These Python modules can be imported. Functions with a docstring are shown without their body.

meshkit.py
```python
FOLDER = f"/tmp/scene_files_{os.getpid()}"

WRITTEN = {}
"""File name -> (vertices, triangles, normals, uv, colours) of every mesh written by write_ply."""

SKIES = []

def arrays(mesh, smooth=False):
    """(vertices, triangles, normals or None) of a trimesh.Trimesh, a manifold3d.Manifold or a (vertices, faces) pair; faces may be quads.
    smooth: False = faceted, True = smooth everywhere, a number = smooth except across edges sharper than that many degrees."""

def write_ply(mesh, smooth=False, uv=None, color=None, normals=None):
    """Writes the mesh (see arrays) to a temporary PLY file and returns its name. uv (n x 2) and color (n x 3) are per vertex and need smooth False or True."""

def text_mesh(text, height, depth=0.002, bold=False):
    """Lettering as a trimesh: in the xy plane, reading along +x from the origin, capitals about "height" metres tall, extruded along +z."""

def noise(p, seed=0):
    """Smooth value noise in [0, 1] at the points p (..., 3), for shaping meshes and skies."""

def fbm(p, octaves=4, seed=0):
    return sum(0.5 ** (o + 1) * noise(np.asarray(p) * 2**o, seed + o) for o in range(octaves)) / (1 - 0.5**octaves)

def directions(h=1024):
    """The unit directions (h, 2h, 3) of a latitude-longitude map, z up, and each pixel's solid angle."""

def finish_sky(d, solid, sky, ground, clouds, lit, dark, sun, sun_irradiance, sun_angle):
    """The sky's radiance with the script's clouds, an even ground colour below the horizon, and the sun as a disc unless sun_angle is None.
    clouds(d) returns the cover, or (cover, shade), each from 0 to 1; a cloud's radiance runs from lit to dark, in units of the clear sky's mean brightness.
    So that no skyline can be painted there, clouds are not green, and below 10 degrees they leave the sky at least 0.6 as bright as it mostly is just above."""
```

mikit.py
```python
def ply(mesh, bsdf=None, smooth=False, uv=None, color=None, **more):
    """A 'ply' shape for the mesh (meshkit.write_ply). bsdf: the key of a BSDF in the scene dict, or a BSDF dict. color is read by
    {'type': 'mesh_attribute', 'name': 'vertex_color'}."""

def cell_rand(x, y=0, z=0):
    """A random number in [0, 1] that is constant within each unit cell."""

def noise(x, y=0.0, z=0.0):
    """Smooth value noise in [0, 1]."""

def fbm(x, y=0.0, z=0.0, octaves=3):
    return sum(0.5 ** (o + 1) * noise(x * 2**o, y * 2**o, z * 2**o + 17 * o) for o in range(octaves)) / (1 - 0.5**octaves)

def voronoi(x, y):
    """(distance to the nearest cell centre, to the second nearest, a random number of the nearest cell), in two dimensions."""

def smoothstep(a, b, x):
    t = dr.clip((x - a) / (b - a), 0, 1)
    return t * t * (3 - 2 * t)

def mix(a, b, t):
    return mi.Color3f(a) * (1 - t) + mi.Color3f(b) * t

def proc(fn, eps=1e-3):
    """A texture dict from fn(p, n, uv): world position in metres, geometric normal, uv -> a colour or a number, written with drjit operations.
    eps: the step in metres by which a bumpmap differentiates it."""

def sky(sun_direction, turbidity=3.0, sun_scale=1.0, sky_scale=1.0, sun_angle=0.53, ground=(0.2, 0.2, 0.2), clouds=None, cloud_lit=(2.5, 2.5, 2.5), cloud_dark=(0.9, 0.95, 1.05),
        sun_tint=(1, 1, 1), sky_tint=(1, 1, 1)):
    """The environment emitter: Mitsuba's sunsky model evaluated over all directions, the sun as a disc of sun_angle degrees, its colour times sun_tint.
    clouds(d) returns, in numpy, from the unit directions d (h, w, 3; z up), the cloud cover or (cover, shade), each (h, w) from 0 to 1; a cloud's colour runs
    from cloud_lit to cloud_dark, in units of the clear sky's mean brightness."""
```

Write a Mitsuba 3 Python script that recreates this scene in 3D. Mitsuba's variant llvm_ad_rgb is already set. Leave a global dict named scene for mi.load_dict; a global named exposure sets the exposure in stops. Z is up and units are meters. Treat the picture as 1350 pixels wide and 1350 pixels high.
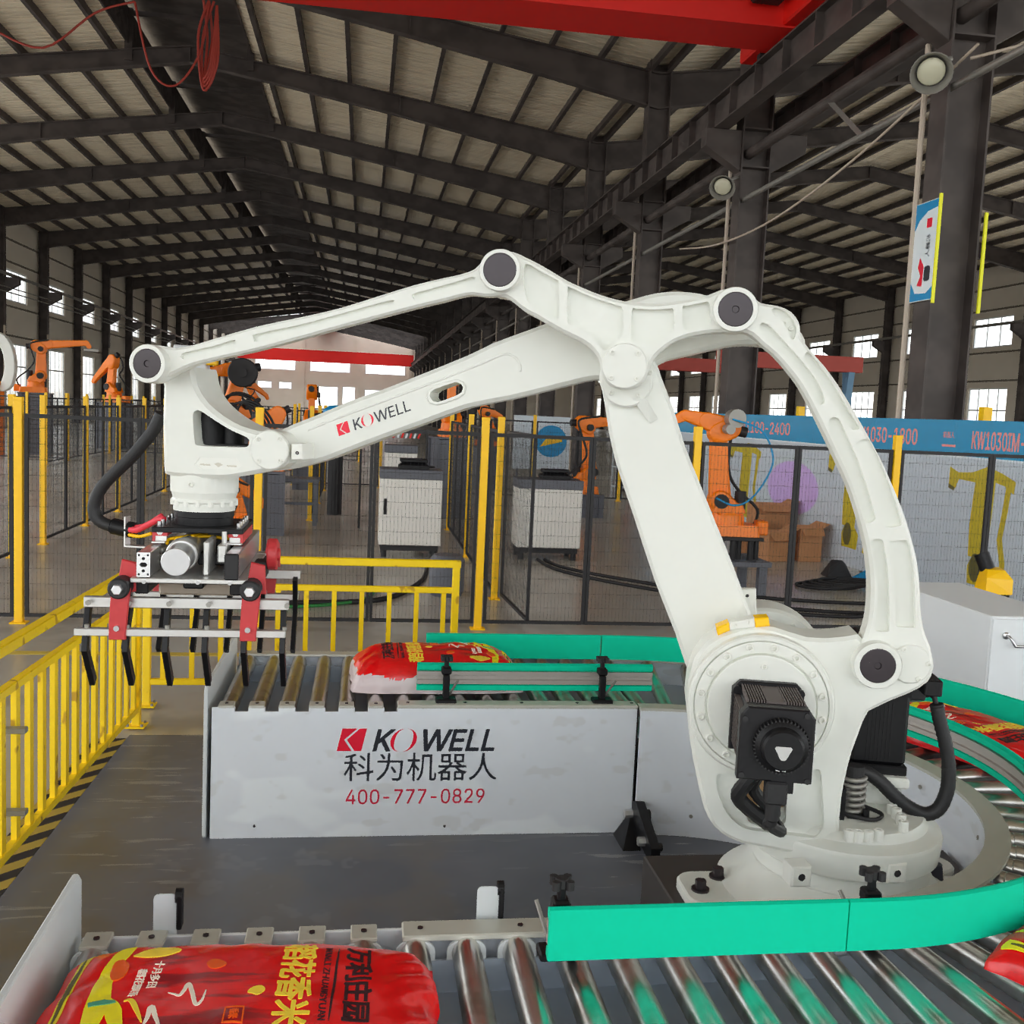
import math, random
import numpy as np, trimesh, manifold3d as m3, mitsuba as mi, drjit as dr
from shapely.geometry import Polygon, Point
from shapely.ops import unary_union
import mikit, meshkit
from mikit import noise, fbm, proc, mix, smoothstep, voronoi

random.seed(7)
rng = np.random.default_rng(7)
T = mi.ScalarTransform4f
scene, labels = {}, {}

# ------------------------------------------------------------------ camera, sky, exposure
exposure = 4.0
FWD, UP, EYE = np.array([.146, .9844, -.0981]), [-.0301, .1035, .9942], np.array([0, 0, 2.1])
scene['camera'] = {'type': 'perspective', 'fov': 53.13, 'fov_axis': 'x', 'near_clip': .05, 'far_clip': 600,
                   'to_world': T().look_at(origin=EYE.tolist(), target=(EYE + FWD).tolist(), up=UP)}
scene['sky'] = mikit.sky((-.35, -.45, .75), turbidity=4.0, sun_scale=0.0, sky_scale=1.0, ground=(.62, .60, .55), sky_tint=(1.12, 1.0, .86),
                         clouds=lambda d: np.full(d.shape[:2], .75), cloud_lit=(1.15, 1.12, 1.06), cloud_dark=(1, 1, 1))

# ------------------------------------------------------------------ materials
def srgb(r, g, b):
    c = np.array([r, g, b]) / 255.0
    return [float(x) for x in np.where(c < .04045, c / 12.92, ((c + .055) / 1.055) ** 2.4)]

def mat(name, col, rough=.5, metal=0.0, **kw):
    base = col if isinstance(col, dict) else {'type': 'rgb', 'value': srgb(*col)}
    scene['m_' + name] = {'type': 'twosided', 'b': {'type': 'principled', 'base_color': base, 'roughness': rough, 'metallic': metal, **kw}}

def C(*c): return mi.Color3f(*srgb(*c))

def tex_floor(p, n, uv):
    a = fbm(p.x * .35, p.y * .35, 0, 4)
    b = fbm(p.x * 2.1, p.y * 2.1, 5, 4)
    c = mix(C(158, 154, 146), C(178, 173, 164), smoothstep(.3, .7, a))
    return mix(c, C(128, 121, 111), .5 * smoothstep(.55, .8, b))
def tex_floor_rough(p, n, uv):
    return .16 + .22 * fbm(p.x * 1.3, p.y * 1.3, 2, 3)
def tex_mat(p, n, uv):
    a = fbm(p.x * 1.1, p.y * 1.1, 3, 4)
    b = fbm(p.x * 9, p.y * 9, 1, 3)
    c = mix(C(82, 85, 93), C(106, 108, 116), smoothstep(.25, .75, a))
    c = mix(c, C(104, 98, 92), .6 * smoothstep(.52, .75, fbm(p.x * 3 + 7, p.y * 3, 9, 4)))
    c = mix(c, C(124, 124, 128), .3 * smoothstep(.60, .72, b) * smoothstep(.45, .62, fbm(p.x * 1.7 + 3.2, p.y * 1.7, 4, 3)))
    # pale chalky scuffs
    sc = smoothstep(.66, .74, fbm(p.x * 4, p.y * 26, 8, 4))
    return mix(c, C(150, 150, 150), .5 * sc * smoothstep(.4, .6, fbm(p.x * .9 + 1.3, p.y * .9 + .4, 6, 2)))
def tex_roof(p, n, uv):
    a = fbm(p.x * 1.4, p.y * .5, 0, 3)
    b = fbm(p.x * .8, p.y * 14, 4, 3)
    c = mix(C(230, 216, 190), C(240, 228, 204), a)
    return mix(c, C(196, 184, 164), .55 * smoothstep(.5, .75, b))
def tex_steel(p, n, uv):
    a = fbm(p.x * 2, p.y * 2, p.z * 2, 4)
    return mix(C(62, 55, 53), C(80, 72, 69), smoothstep(.3, .7, a))
def tex_wall(p, n, uv):
    a = fbm(p.x * .6, p.y * .6, p.z * .6, 4)
    return mix(C(216, 207, 192), C(228, 219, 204), a)
def tex_skirt(p, n, uv):
    a = fbm(p.x * 2.2, p.y * 2.2, p.z * 3.2, 3)
    c = mix(C(216, 221, 228), C(225, 230, 236), a)
    w = smoothstep(.56, .64, fbm(p.x * 2.6 + 4, p.y + 2, p.z * 4.5 + 1, 3))
    c = mix(c, C(232, 238, 242), .7 * w)                      # wiped, paler patches in the dusty paint
    g = smoothstep(.62, .72, fbm(p.x * 9, p.y * 9, p.z * 12, 3))
    return mix(c, C(186, 184, 178), .25 * g)
def tex_yellow(p, n, uv):
    a = fbm(p.x * 5, p.y * 5, p.z * 5, 3)
    c = mix(C(246, 206, 2), C(252, 216, 6), a)
    return mix(c, C(176, 130, 30), .8 * smoothstep(.68, .76, fbm(p.x * 17, p.y * 17, p.z * 9, 3)))
def tex_roller(p, n, uv):
    b = fbm(p.x * 7, p.y * 9, p.z * 7, 4)
    return mix(C(208, 206, 202), C(164, 156, 144), .8 * smoothstep(.5, .72, b))
def tex_roller_rough(p, n, uv):
    return .17 + .26 * fbm(p.x * 8, p.y * 8, 3, 3)
def tex_card(p, n, uv):
    return mix(C(178, 124, 82), C(192, 138, 96), fbm(p.x * 6, p.y * 6, p.z * 6, 3))
def tex_machine(p, n, uv):
    a = fbm(p.x * 3, p.y * 3, p.z * 3, 3)
    return mix(C(214, 216, 209), C(222, 224, 217), a)
def tex_bag(p, n, uv):
    # printed artwork of the bag: red ground with dark red brushed bands, by distance along and across the bag
    u, v = uv.x, uv.y
    base = mix(C(222, 4, 12), C(234, 8, 14), fbm(u * 6, v * 6, 1, 3))
    band = smoothstep(.50, .72, fbm(u * 4.2 + 2, v * 19, 3, 4)) * smoothstep(.20, .30, u) * smoothstep(.66, .52, u)
    return mix(base, C(96, 12, 26), .75 * band)
def tex_hazard(p, n, uv):
    s = (p.x - p.y) / .20
    return mix(C(36, 35, 34), C(176, 150, 62), smoothstep(.45, .5, s - dr.floor(s)) * smoothstep(1.0, .97, s - dr.floor(s)))

mat('white', proc(tex_machine), .33, specular=.5)
mat('white_flat', (222, 223, 216), .45)
mat('engrave', (196, 193, 180), .6)
mat('black', (17, 17, 20), .42, specular=.3)
mat('black_matte', (30, 29, 31), .6)
mat('motor', (24, 23, 26), .42, specular=.3)
mat('dusty_black', (84, 76, 74), .6)
mat('cap_blue', (38, 38, 58), .35)
mat('cap_dark', (56, 50, 54), .26, .4)
mat('rubber', (28, 28, 30), .55)
mat('rubber_blue', (52, 56, 70), .5)
mat('yellow', proc(tex_yellow), .35)
mat('post_yellow', (250, 196, 0), .4)
mat('sign_yellow', (240, 240, 40), .5)
mat('red_paint', (190, 52, 56), .42)
mat('red_sleeve', (226, 62, 76), .5)
mat('crane_red', (224, 26, 16), .5)
mat('steel_dark', proc(tex_steel), .55)
mat('galv', (150, 148, 142), .45, .5)
mat('pipe_pale', (190, 176, 160), .5)
mat('alu', (208, 208, 206), .32, .75)
mat('alu_bright', (225, 226, 228), .25, .85)
mat('chrome', (200, 200, 200), .12, 1.0)
mat('roller', proc(tex_roller), proc(tex_roller_rough), 1.0)
mat('skirt', proc(tex_skirt), .4)
mat('pan', (170, 182, 196), .4)
mat('plate', (206, 212, 214), .38)
mat('tab', (196, 196, 186), .42, .2)
mat('guide_green', (0, 198, 158), .6, specular=.15)
mat('alu_profile', (190, 184, 178), .35, .6)
mat('floor', proc(tex_floor), proc(tex_floor_rough), specular=.5)
mat('mat_dark', proc(tex_mat), .45)
mat('line_yellow', (196, 170, 70), .5)
mat('hazard', proc(tex_hazard), .5)
mat('roof', proc(tex_roof), .38)
mat('wall', proc(tex_wall), .6)
mat('joint', (120, 112, 100), .7)
mat('pedestal', (58, 54, 52), .5)
mat('orange', (246, 126, 10), .36)
mat('card', proc(tex_card), .8)
mat('cabinet', (226, 222, 214), .45)
mat('cabinet_top', (92, 94, 102), .45)
mat('big_cabinet', (222, 226, 228), .42)
mat('poster', (200, 210, 218), .3)
mat('banner', (46, 150, 196), .3)
mat('print_pink', (226, 150, 150), .5)
mat('print_white', (226, 236, 240), .4)
mat('print_yellow', (196, 176, 40), .45)
mat('print_olive', (98, 92, 44), .5)
mat('print_lilac', (206, 176, 232), .4)
mat('ink', (36, 40, 48), .4)
mat('ink_red', (226, 20, 52), .4)
mat('ink_phone', (200, 36, 66), .4)
mat('blue', (20, 140, 196), .4)
mat('gantry_blue', (104, 142, 172), .5)
mat('hose_red', (170, 62, 50), .55)
mat('bag', proc(tex_bag), .22, clearcoat=.6, clearcoat_gloss=.8)
mat('bag_red', (222, 10, 18), .25, clearcoat=.5, clearcoat_gloss=.8)
mat('bag_clear', (206, 190, 192), .3, clearcoat=.5)
mat('bag_yellow', (246, 214, 60), .4)
mat('bag_gold', (240, 226, 30), .4)
mat('bag_orange', (236, 90, 10), .4)
mat('bag_black', (48, 14, 24), .4)
mat('bag_pale', (240, 226, 210), .4)
mat('bag_teal', (70, 160, 130), .4)
mat('frame_white', (220, 224, 226), .45)
mat('cable_green', (40, 130, 60), .5)
mat('lamp_glass', (206, 204, 180), .25)
mat('wood', (150, 118, 80), .7)
mat('blue_tag', (30, 70, 190), .5)
scene['m_pane'] = {'type': 'thindielectric'}

# ------------------------------------------------------------------ geometry helpers: a mesh is (V, F)
def merge(ms):
    vs, fs, at = [], [], 0
    for v, f in ms:
        vs.append(np.asarray(v, float)); fs.append(np.asarray(f, int) + at); at += len(v)
    return np.vstack(vs), np.vstack(fs)

_sg = np.array([[x, y, z] for x in (-1, 1) for y in (-1, 1) for z in (-1, 1)], float)
_t = []
for s in _sg:
    for k in range(3):
        q = s * .8; q[k] = s[k]; _t.append(q)
_CH = trimesh.Trimesh(np.array(_t)).convex_hull
_bv, _bf = np.array(_CH.vertices), np.array(_CH.faces)
_cv = _sg.copy(); _cf = np.array(trimesh.Trimesh(_cv).convex_hull.faces)

def box(x0, x1, y0, y1, z0, z1, c=0.0):
    m, h = np.array([x0 + x1, y0 + y1, z0 + z1]) / 2, np.array([x1 - x0, y1 - y0, z1 - z0]) / 2
    if c <= 0: return _cv * h + m, _cf
    c = min(c, .45 * h.min())
    v = np.where(np.abs(_bv) > .9, np.sign(_bv) * h, np.sign(_bv) * (h - c))
    return v + m, _bf

def basis(d):
    d = np.asarray(d, float); d = d / np.linalg.norm(d)
    a = np.cross(d, [0, 0, 1] if abs(d[2]) < .9 else [1, 0, 0]); a /= np.linalg.norm(a)
    return d, a, np.cross(d, a)

def cyl(p0, p1, r, n=20, r1=None, caps=True, c=0.0):
    """round bar or cone, optionally with a small chamfer c at both ends"""
    p0, p1 = np.asarray(p0, float), np.asarray(p1, float); r1 = r if r1 is None else r1
    d, a, b = basis(p1 - p0)
    t = np.arange(n) * 2 * np.pi / n
    ring = np.cos(t)[:, None] * a + np.sin(t)[:, None] * b
    rows = [(p0, r), (p1, r1)] if c <= 0 else [(p0, r - c), (p0 + d * c, r), (p1 - d * c, r1), (p1, r1 - c)]
    v = np.vstack([p + ring * q for p, q in rows]); f = []
    i = np.arange(n); j = (i + 1) % n
    for k in range(len(rows) - 1):
        f += [np.stack([i + k * n, j + k * n, j + (k + 1) * n], 1), np.stack([i + k * n, j + (k + 1) * n, i + (k + 1) * n], 1)]
    if caps:
        e = (len(rows) - 1) * n
        v = np.vstack([v, p0, p1])
        f += [np.stack([j, i, i * 0 + len(v) - 2], 1), np.stack([i + e, j + e, i * 0 + len(v) - 1], 1)]
    return v, np.vstack(f)

def lathe(o, d, prof, n=32):
    """prof: [(along, radius)...] about the axis o + t d"""
    o = np.asarray(o, float); d, a, b = basis(d)
    t = np.arange(n) * 2 * np.pi / n
    ring = np.cos(t)[:, None] * a + np.sin(t)[:, None] * b
    v = np.vstack([o + d * h + ring * max(r, 1e-5) for h, r in prof]); i = np.arange(n); j = (i + 1) % n; f = []
    for k in range(len(prof) - 1):
        f += [np.stack([i + k * n, j + k * n, j + (k + 1) * n], 1), np.stack([i + k * n, j + (k + 1) * n, i + (k + 1) * n], 1)]
    return v, np.vstack(f)

def catmull(p, m=6, closed=False):
    p = np.asarray(p, float); n = len(p); out = []
    for i in range(n if closed else n - 1):
        if closed: a, b, c, d = p[i - 1], p[i], p[(i + 1) % n], p[(i + 2) % n]
        else: a, b, c, d = p[max(i - 1, 0)], p[i], p[i + 1], p[min(i + 2, n - 1)]
        for t in np.arange(m) / m:
            out.append(.5 * (2 * b + (c - a) * t + (2 * a - 5 * b + 4 * c - d) * t * t + (3 * b - a - 3 * c + d) * t ** 3))
    if not closed: out.append(p[-1])
    return np.array(out)

def tube(p, r, n=8, m=6, smooth=True, corr=0.0):
    p = catmull(p, m) if smooth else np.asarray(p, float)
    tang = np.gradient(p, axis=0); tang /= np.linalg.norm(tang, axis=1, keepdims=True) + 1e-12
    _, a, _b = basis(tang[0]); vs = []
    th = np.arange(n) * 2 * np.pi / n
    for k in range(len(p)):
        a = a - tang[k] * (a @ tang[k]); a /= np.linalg.norm(a); b = np.cross(tang[k], a)
        rr = (r[k] if np.ndim(r) else r) * (1 + corr * (k % 2))
        vs.append(p[k] + rr * (np.cos(th)[:, None] * a + np.sin(th)[:, None] * b))
    i = np.arange(n); j = (i + 1) % n; f = []
    for k in range(len(p) - 1):
        f += [np.stack([i + k * n, j + k * n, j + (k + 1) * n], 1), np.stack([i + k * n, j + (k + 1) * n, i + (k + 1) * n], 1)]
    v = np.vstack(vs + [p[:1], p[-1:]]); e = (len(p) - 1) * n
    f += [np.stack([j, i, i * 0 + len(v) - 2], 1), np.stack([i + e, j + e, i * 0 + len(v) - 1], 1)]
    return v, np.vstack(f)

def ccw(p):
    p = np.asarray(p, float)
    a = np.sum(p[:, 0] * np.roll(p[:, 1], -1) - np.roll(p[:, 0], -1) * p[:, 1])
    return p if a > 0 else p[::-1]

def inset(p, c):
    e0 = p - np.roll(p, 1, 0); e1 = np.roll(p, -1, 0) - p
    n0 = np.stack([-e0[:, 1], e0[:, 0]], 1); n1 = np.stack([-e1[:, 1], e1[:, 0]], 1)
    n0 /= np.linalg.norm(n0, axis=1, keepdims=True) + 1e-12; n1 /= np.linalg.norm(n1, axis=1, keepdims=True) + 1e-12
    m = n0 + n1; m /= np.maximum(np.sum(m * n0, 1, keepdims=True), .4)
    return p + m * c

def extrude(outer, d0, d1, c=0.0, holes=(), axis='y'):
    """polygon of (x, z) along y, or of (x, y) along z, with its rims chamfered by c at the d0 end (and d1 end)"""
    rings = [ccw(outer)] + [ccw(h)[::-1] for h in holes]
    rings = [r[np.linalg.norm(r - np.roll(r, 1, 0), axis=1) > 1e-5] for r in rings]
    lev = [(d0, c), (d0 + c, 0), (d1 - c, 0), (d1, c)] if c > 0 else [(d0, 0), (d1, 0)]
    n = sum(map(len, rings)); V = []
    for d, k in lev:
        q = np.vstack([inset(r, k) if k else r for r in rings])
        V.append(np.column_stack([q[:, 0], np.full(n, d), q[:, 1]] if axis == 'y' else [q[:, 0], q[:, 1], np.full(n, d)]))
    at, F = 0, []
    for r in rings:
        i = np.arange(len(r)) + at; j = np.roll(i, -1)
        for k in range(len(lev) - 1):
            a, b = k * n, (k + 1) * n
            F += [np.stack([i + a, j + a, j + b], 1), np.stack([i + a, j + b, i + b], 1)]
        at += len(r)
    first = np.asarray(m3.triangulate([inset(r, c) if c else r for r in rings]), int)
    F += [first[:, ::-1], first + (len(lev) - 1) * n]
    F = np.vstack(F)
    if axis == 'y': F = F[:, ::-1]
    return np.vstack(V), F

def mani(m):
    v, f = m
    t = trimesh.Trimesh(v, f, process=False); t.merge_vertices(digits_vertex=6)
    return m3.Manifold(m3.Mesh(np.asarray(t.vertices, np.float32), np.asarray(t.faces, np.uint32)))

def sub(a, *cut):
    r = mani(a)
    for c in cut: r = r - mani(c)
    q = r.to_mesh()
    return np.asarray(q.vert_properties[:, :3], float), np.asarray(q.tri_verts, int)

def hull(points):
    h = trimesh.convex.convex_hull(np.asarray(points, float))
    return np.asarray(h.vertices), np.asarray(h.faces)

def move(m, t=(0, 0, 0), rz=0.0, ry=0.0, rx=0.0, s=1.0):
    v = np.asarray(m[0], float) * s
    for ang, (i, j) in ((rx, (1, 2)), (ry, (2, 0)), (rz, (0, 1))):
        if ang:
            c, sn = math.cos(ang), math.sin(ang); w = v.copy()
            w[:, i] = c * v[:, i] - sn * v[:, j]; w[:, j] = sn * v[:, i] + c * v[:, j]; v = w
    return v + np.asarray(t, float), m[1]

def circle(cx, cy, r, n=32): 
    t = np.arange(n) * 2 * np.pi / n
    return np.stack([cx + r * np.cos(t), cy + r * np.sin(t)], 1)

def rrect(x0, x1, y0, y1, r, m=4):
    o = []
    for cx, cy, a in ((x1 - r, y1 - r, 0), (x0 + r, y1 - r, 90), (x0 + r, y0 + r, 180), (x1 - r, y0 + r, 270)):
        for k in range(m + 1):
            t = math.radians(a + 90 * k / m); o.append((cx + r * math.cos(t), cy + r * math.sin(t)))
    return np.array(o)

def arc(cx, cy, r, a0, a1, n=16):
    t = np.radians(np.linspace(a0, a1, n)); return [(cx + r * math.cos(x), cy + r * math.sin(x)) for x in t]

# ------------------------------------------------------------------ naming
def key_for(name):
    if name not in scene and name not in labels: return name
    k = 1
    while f'{name}_{k:03d}' in scene or f'{name}_{k:03d}' in labels: k += 1
    return f'{name}_{k:03d}'

def thing(name, label, cat, group=None, kind=None):
    k = key_for(name)
    labels[k] = {'label': label, 'category': cat}
    if group: labels[k]['group'] = group
    if kind: labels[k]['kind'] = kind
    return k

ARRANGE = [None]
def put(parent, name, mesh, m, smooth=False, label=None, kind=None, **kw):
    k = key_for(f'{parent}__{name}' if parent else name)
    if isinstance(mesh, list): mesh = merge(mesh)
    if ARRANGE[0]: mesh = ARRANGE[0](mesh)
    scene[k] = mikit.ply(mesh, 'm_' + m, smooth, **kw)
    if label or kind: labels.setdefault(k, {}).update({a: b for a, b in (('label', label), ('kind', kind)) if b})
    return k

def single(name, mesh, m, label, cat, smooth=False, group=None, kind=None, **kw):
    k = put(None, name, mesh, m, smooth, **kw)
    labels[k] = {'label': label, 'category': cat, **({'group': group} if group else {}), **({'kind': kind} if kind else {})}
    return k

def again(parent, name, src, tw, label=None):
    k = key_for(f'{parent}__{name}' if parent else name)
    scene[k] = {**scene[src], 'to_world': tw}
    if label: labels[k] = {'label': label}
    return k

def struct(name, mesh, m, label, cat, smooth=False): return single(name, mesh, m, label, cat, smooth, kind='structure')

# ------------------------------------------------------------------ lettering
GLYPHS = {'科': '43337238729179917940803989419037903479327910721072314427;508154845584637868726468;46585161625366496145;0831174523592260096009662366246724791277118226853889428431803166446644603160315843423938324931493110241024462346183512261126',
 '为': '111518213135374840604063136313694169429048904869856982278117771271105711551771177420773877634763465343433326241716111511;50495552634267356132;29722086268833803575',
 '机': '361342204527483850555086798679188116861787339230911790128610771073137279567955455330502244124110;08331440184923642366106610722572259131913172447244663165315844434037324831483109250925492349204012260929',
 '器': '0833234130471048105437544362176317874487446450624655475469546059626354635487828782636562755776567554895489486647744191358730833082107610761261126009550955376837564841482937443744103810371223122309170917301229/6081616876687681/6118761876316131/2318371837312331/2381236837683781',
 '人': '1510101622242830354040504361457746905390537456606048653973288220901685117715682257385057444134262617',
 '稻': '063312421855185709570866096720682076117608820985258834923792428564888292859189869084888284818978907682588856880988088007780977115111500849074007390939413638313831072207200920321932142311220630/625864577358726278757980667770667161/51227821782964305129/51406340643965407740784665476348635262525147/497555615762606155765176/3356394940534656436141573357/3168406838734075397637813179',
 '花': '08402051306629730974098310842984309232934093419241845884599368937092708489849083907470737066696661656149806182618855885382486137611979198123823283339229911689138509820859085509521150154931392836333536363749434967516858685873417340664164335133083307240722082236173314330838',
 '香': '06462153326110620863097244734377187616821786498875928186818355785573897291719163896267617556934793448738794079107707690767103310310722072109214012370743/5657554768476848/3321672068233324/3334673368363337/3348334743474356',
 '米': '0620203036473548104808490857095927591383158520882388337337643663296029594359449144935393559255605659685968606362626570777588788886858783857971598959915790498948644863477633932193198812841275195639550854074507440843382822141112110717',
 '万': '061306161319192526373152337332750976098510868986908590768975447543628162826080247816731064075008461647196518661969327051425137322919221215071107',
 '利': '6114611763187618771977907891879188908814850976076407;55815782658266816630652957295530;0627062912351844235508560865096625662667267611740976078208842687459347925387538450823778376653665465545753553855375354385436503149294729383837383708270726082636172412191020',
 '庄': '07131124143615801681488148824490469254945789618190819180917290706270625486548752874486436242622190219219921190102310221121161708160614060710/25392321512151422943284428522954515451702670',
 '园': '11881188888888888909880779077711221120071107/2259775977782278/6133693369407041774077496248/7222722277227726/32223222582257235424512851484548443840303525/223025313136344334482248;26662672287471747372736571642864',
 '十': '09501059445944904692559155599158905055495408450844104449',
 '月': '071516252138225322877888791877127109540850165118691869353035231914080713/3257324469446956/3267696669783278',
 '多': '111633205126423527282235414556583548154311501151245439603068196314681470338045925490528471857682778074766162695966538554905088448236652244131408/49406131683575445544/3772486561754176',
 '田': '13091385868687097809771423142109/5424772477465446/5456775577765476/2224442444462246/2256445544762276',
 '飘': '07151531093310404940504249803879387748764853115310762077217909800988498850868486852688279223911588098408811178207418721968336016571553184807421242144015342733133009200817151412/7246763676607559/5870627167617075767576785878/5629583064465860/4131452346234832/3861406140693869/343234303632/2877307730802880/2861306130692868/17172516253222322328/1861216120691768;134413511552445245504444'}

def glyph_mesh(ch, h, depth):
    out = []
    for g in GLYPHS[ch].split(';'):
        rs = [np.array([(int(r[i:i + 2]), int(r[i + 2:i + 4])) for i in range(0, len(r), 4)], float) / 86 * h for r in g.split('/')]
        out.append(extrude(rs[0], 0, depth, holes=rs[1:], axis='z'))
    return merge(out)

def cjk(text, h, depth=.002, pitch=1.0):
    return [move(glyph_mesh(c, h, depth), (k * h * pitch, 0, 0)) for k, c in enumerate(text)]

def latin(text, h, depth=.002, bold=False, sx=1.0, shear=0.0):
    t = meshkit.text_mesh(text, h, depth, bold); v = np.array(t.vertices); v[:, 0] = v[:, 0] * sx + shear * v[:, 1]
    return v, np.array(t.faces)

def stand(m):            # from the xy plane to a wall facing -y
    v = m[0]; return np.column_stack([v[:, 0], -v[:, 2], v[:, 1]]), m[1]

# ================================================================== THE HALL
XL, XC, XR = -19.4, 7.65, 35.0
BAY = [13.0 + 7.5 * k for k in range(-1, 20)]
Y0, Y1 = -15.0, 161.0
XRID = (XL + XC) / 2
ZE, ZR = 11.0, 12.85          # underside of the rafters at the eaves and at the ridge

def ground(x0, x1, y0, y1, z): return (np.array([[x0, y0, z], [x1, y0, z], [x1, y1, z], [x0, y1, z]]), np.array([[0, 1, 2], [0, 2, 3]]))
struct('floor', ground(XL - .2, XR + .2, -16, Y1, 0.0), 'floor', 'grey glossy concrete factory floor', 'floor')
MATP = [(-1.53, 0.2), (6, .2), (6, 6.4), (-1.369, 6.4)]
single('floor_mat', extrude(MATP, .0015, .012, .003, axis='z'), 'mat_dark', 'dark grey floor coating inside the robot cell with chalky scuffs', 'floor covering', kind='structure')
single('hazard_strip', extrude([(-1.72, .2), (-1.532, .2), (-1.373, 6.34), (-1.56, 6.34)], .0015, .010, axis='z'), 'hazard', 'yellow and black striped floor edging along the yellow railing', 'floor marking')
for i, (a, b) in enumerate([((-9, 8.55), (9, 8.45))]):
    single('floor_line', box(-12, 9, 8.45, 8.55, .0015, .006), 'line_yellow', 'worn yellow line painted across the floor in front of the mesh fence', 'floor marking')

# ---- roof of both halls: sheets, purlins, rafters
def roof_z(x):            # top of the purlins
    if x <= XC: c, w = XRID, (XC - XL) / 2
    else: c, w = (XC + XR) / 2, (XR - XC) / 2
    return 13.55 - 1.95 * abs(x - c) / w
labels['ceiling'] = {'label': 'ribbed sheet-metal factory roof seen from below', 'category': 'roof', 'kind': 'structure'}
def sheet(xa, xb, y0, y1):
    """one roof sheet running down the slope, with five trapezoidal ribs"""
    ys, zs = [y0], [0.0]
    n = 5; p = (y1 - y0) / n
    for k in range(n):
        s = y0 + p * (k + .5)
        ys += [s - .05, s - .025, s + .025, s + .05]; zs += [0, .045, .045, 0]
    ys.append(y1); zs.append(0.0)
    v = [(x, y, roof_z(x) + z) for x in (xa, xb) for y, z in zip(ys, zs)]
    m = len(ys); f = []
    for k in range(m - 1): f += [(k, k + 1, m + k + 1), (k, m + k + 1, m + k)]
    return np.array(v), np.array(f)
MON0, MON1 = XRID - 1.9, XRID + 1.9
y = Y0
NEAR = 82.0
while y < NEAR:
    w = 1.5
    for xa, xb in ((XL - .1, MON0), (MON1, XC), (XC, (XC + XR) / 2), ((XC + XR) / 2, XR + .1)):
        if y < 14 and xa > XC and xa < 15: continue
        put('ceiling', 'roof_sheet', sheet(xa, xb, y, y + w + .02), 'roof')
    y += w
far, lit = [], []
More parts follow.
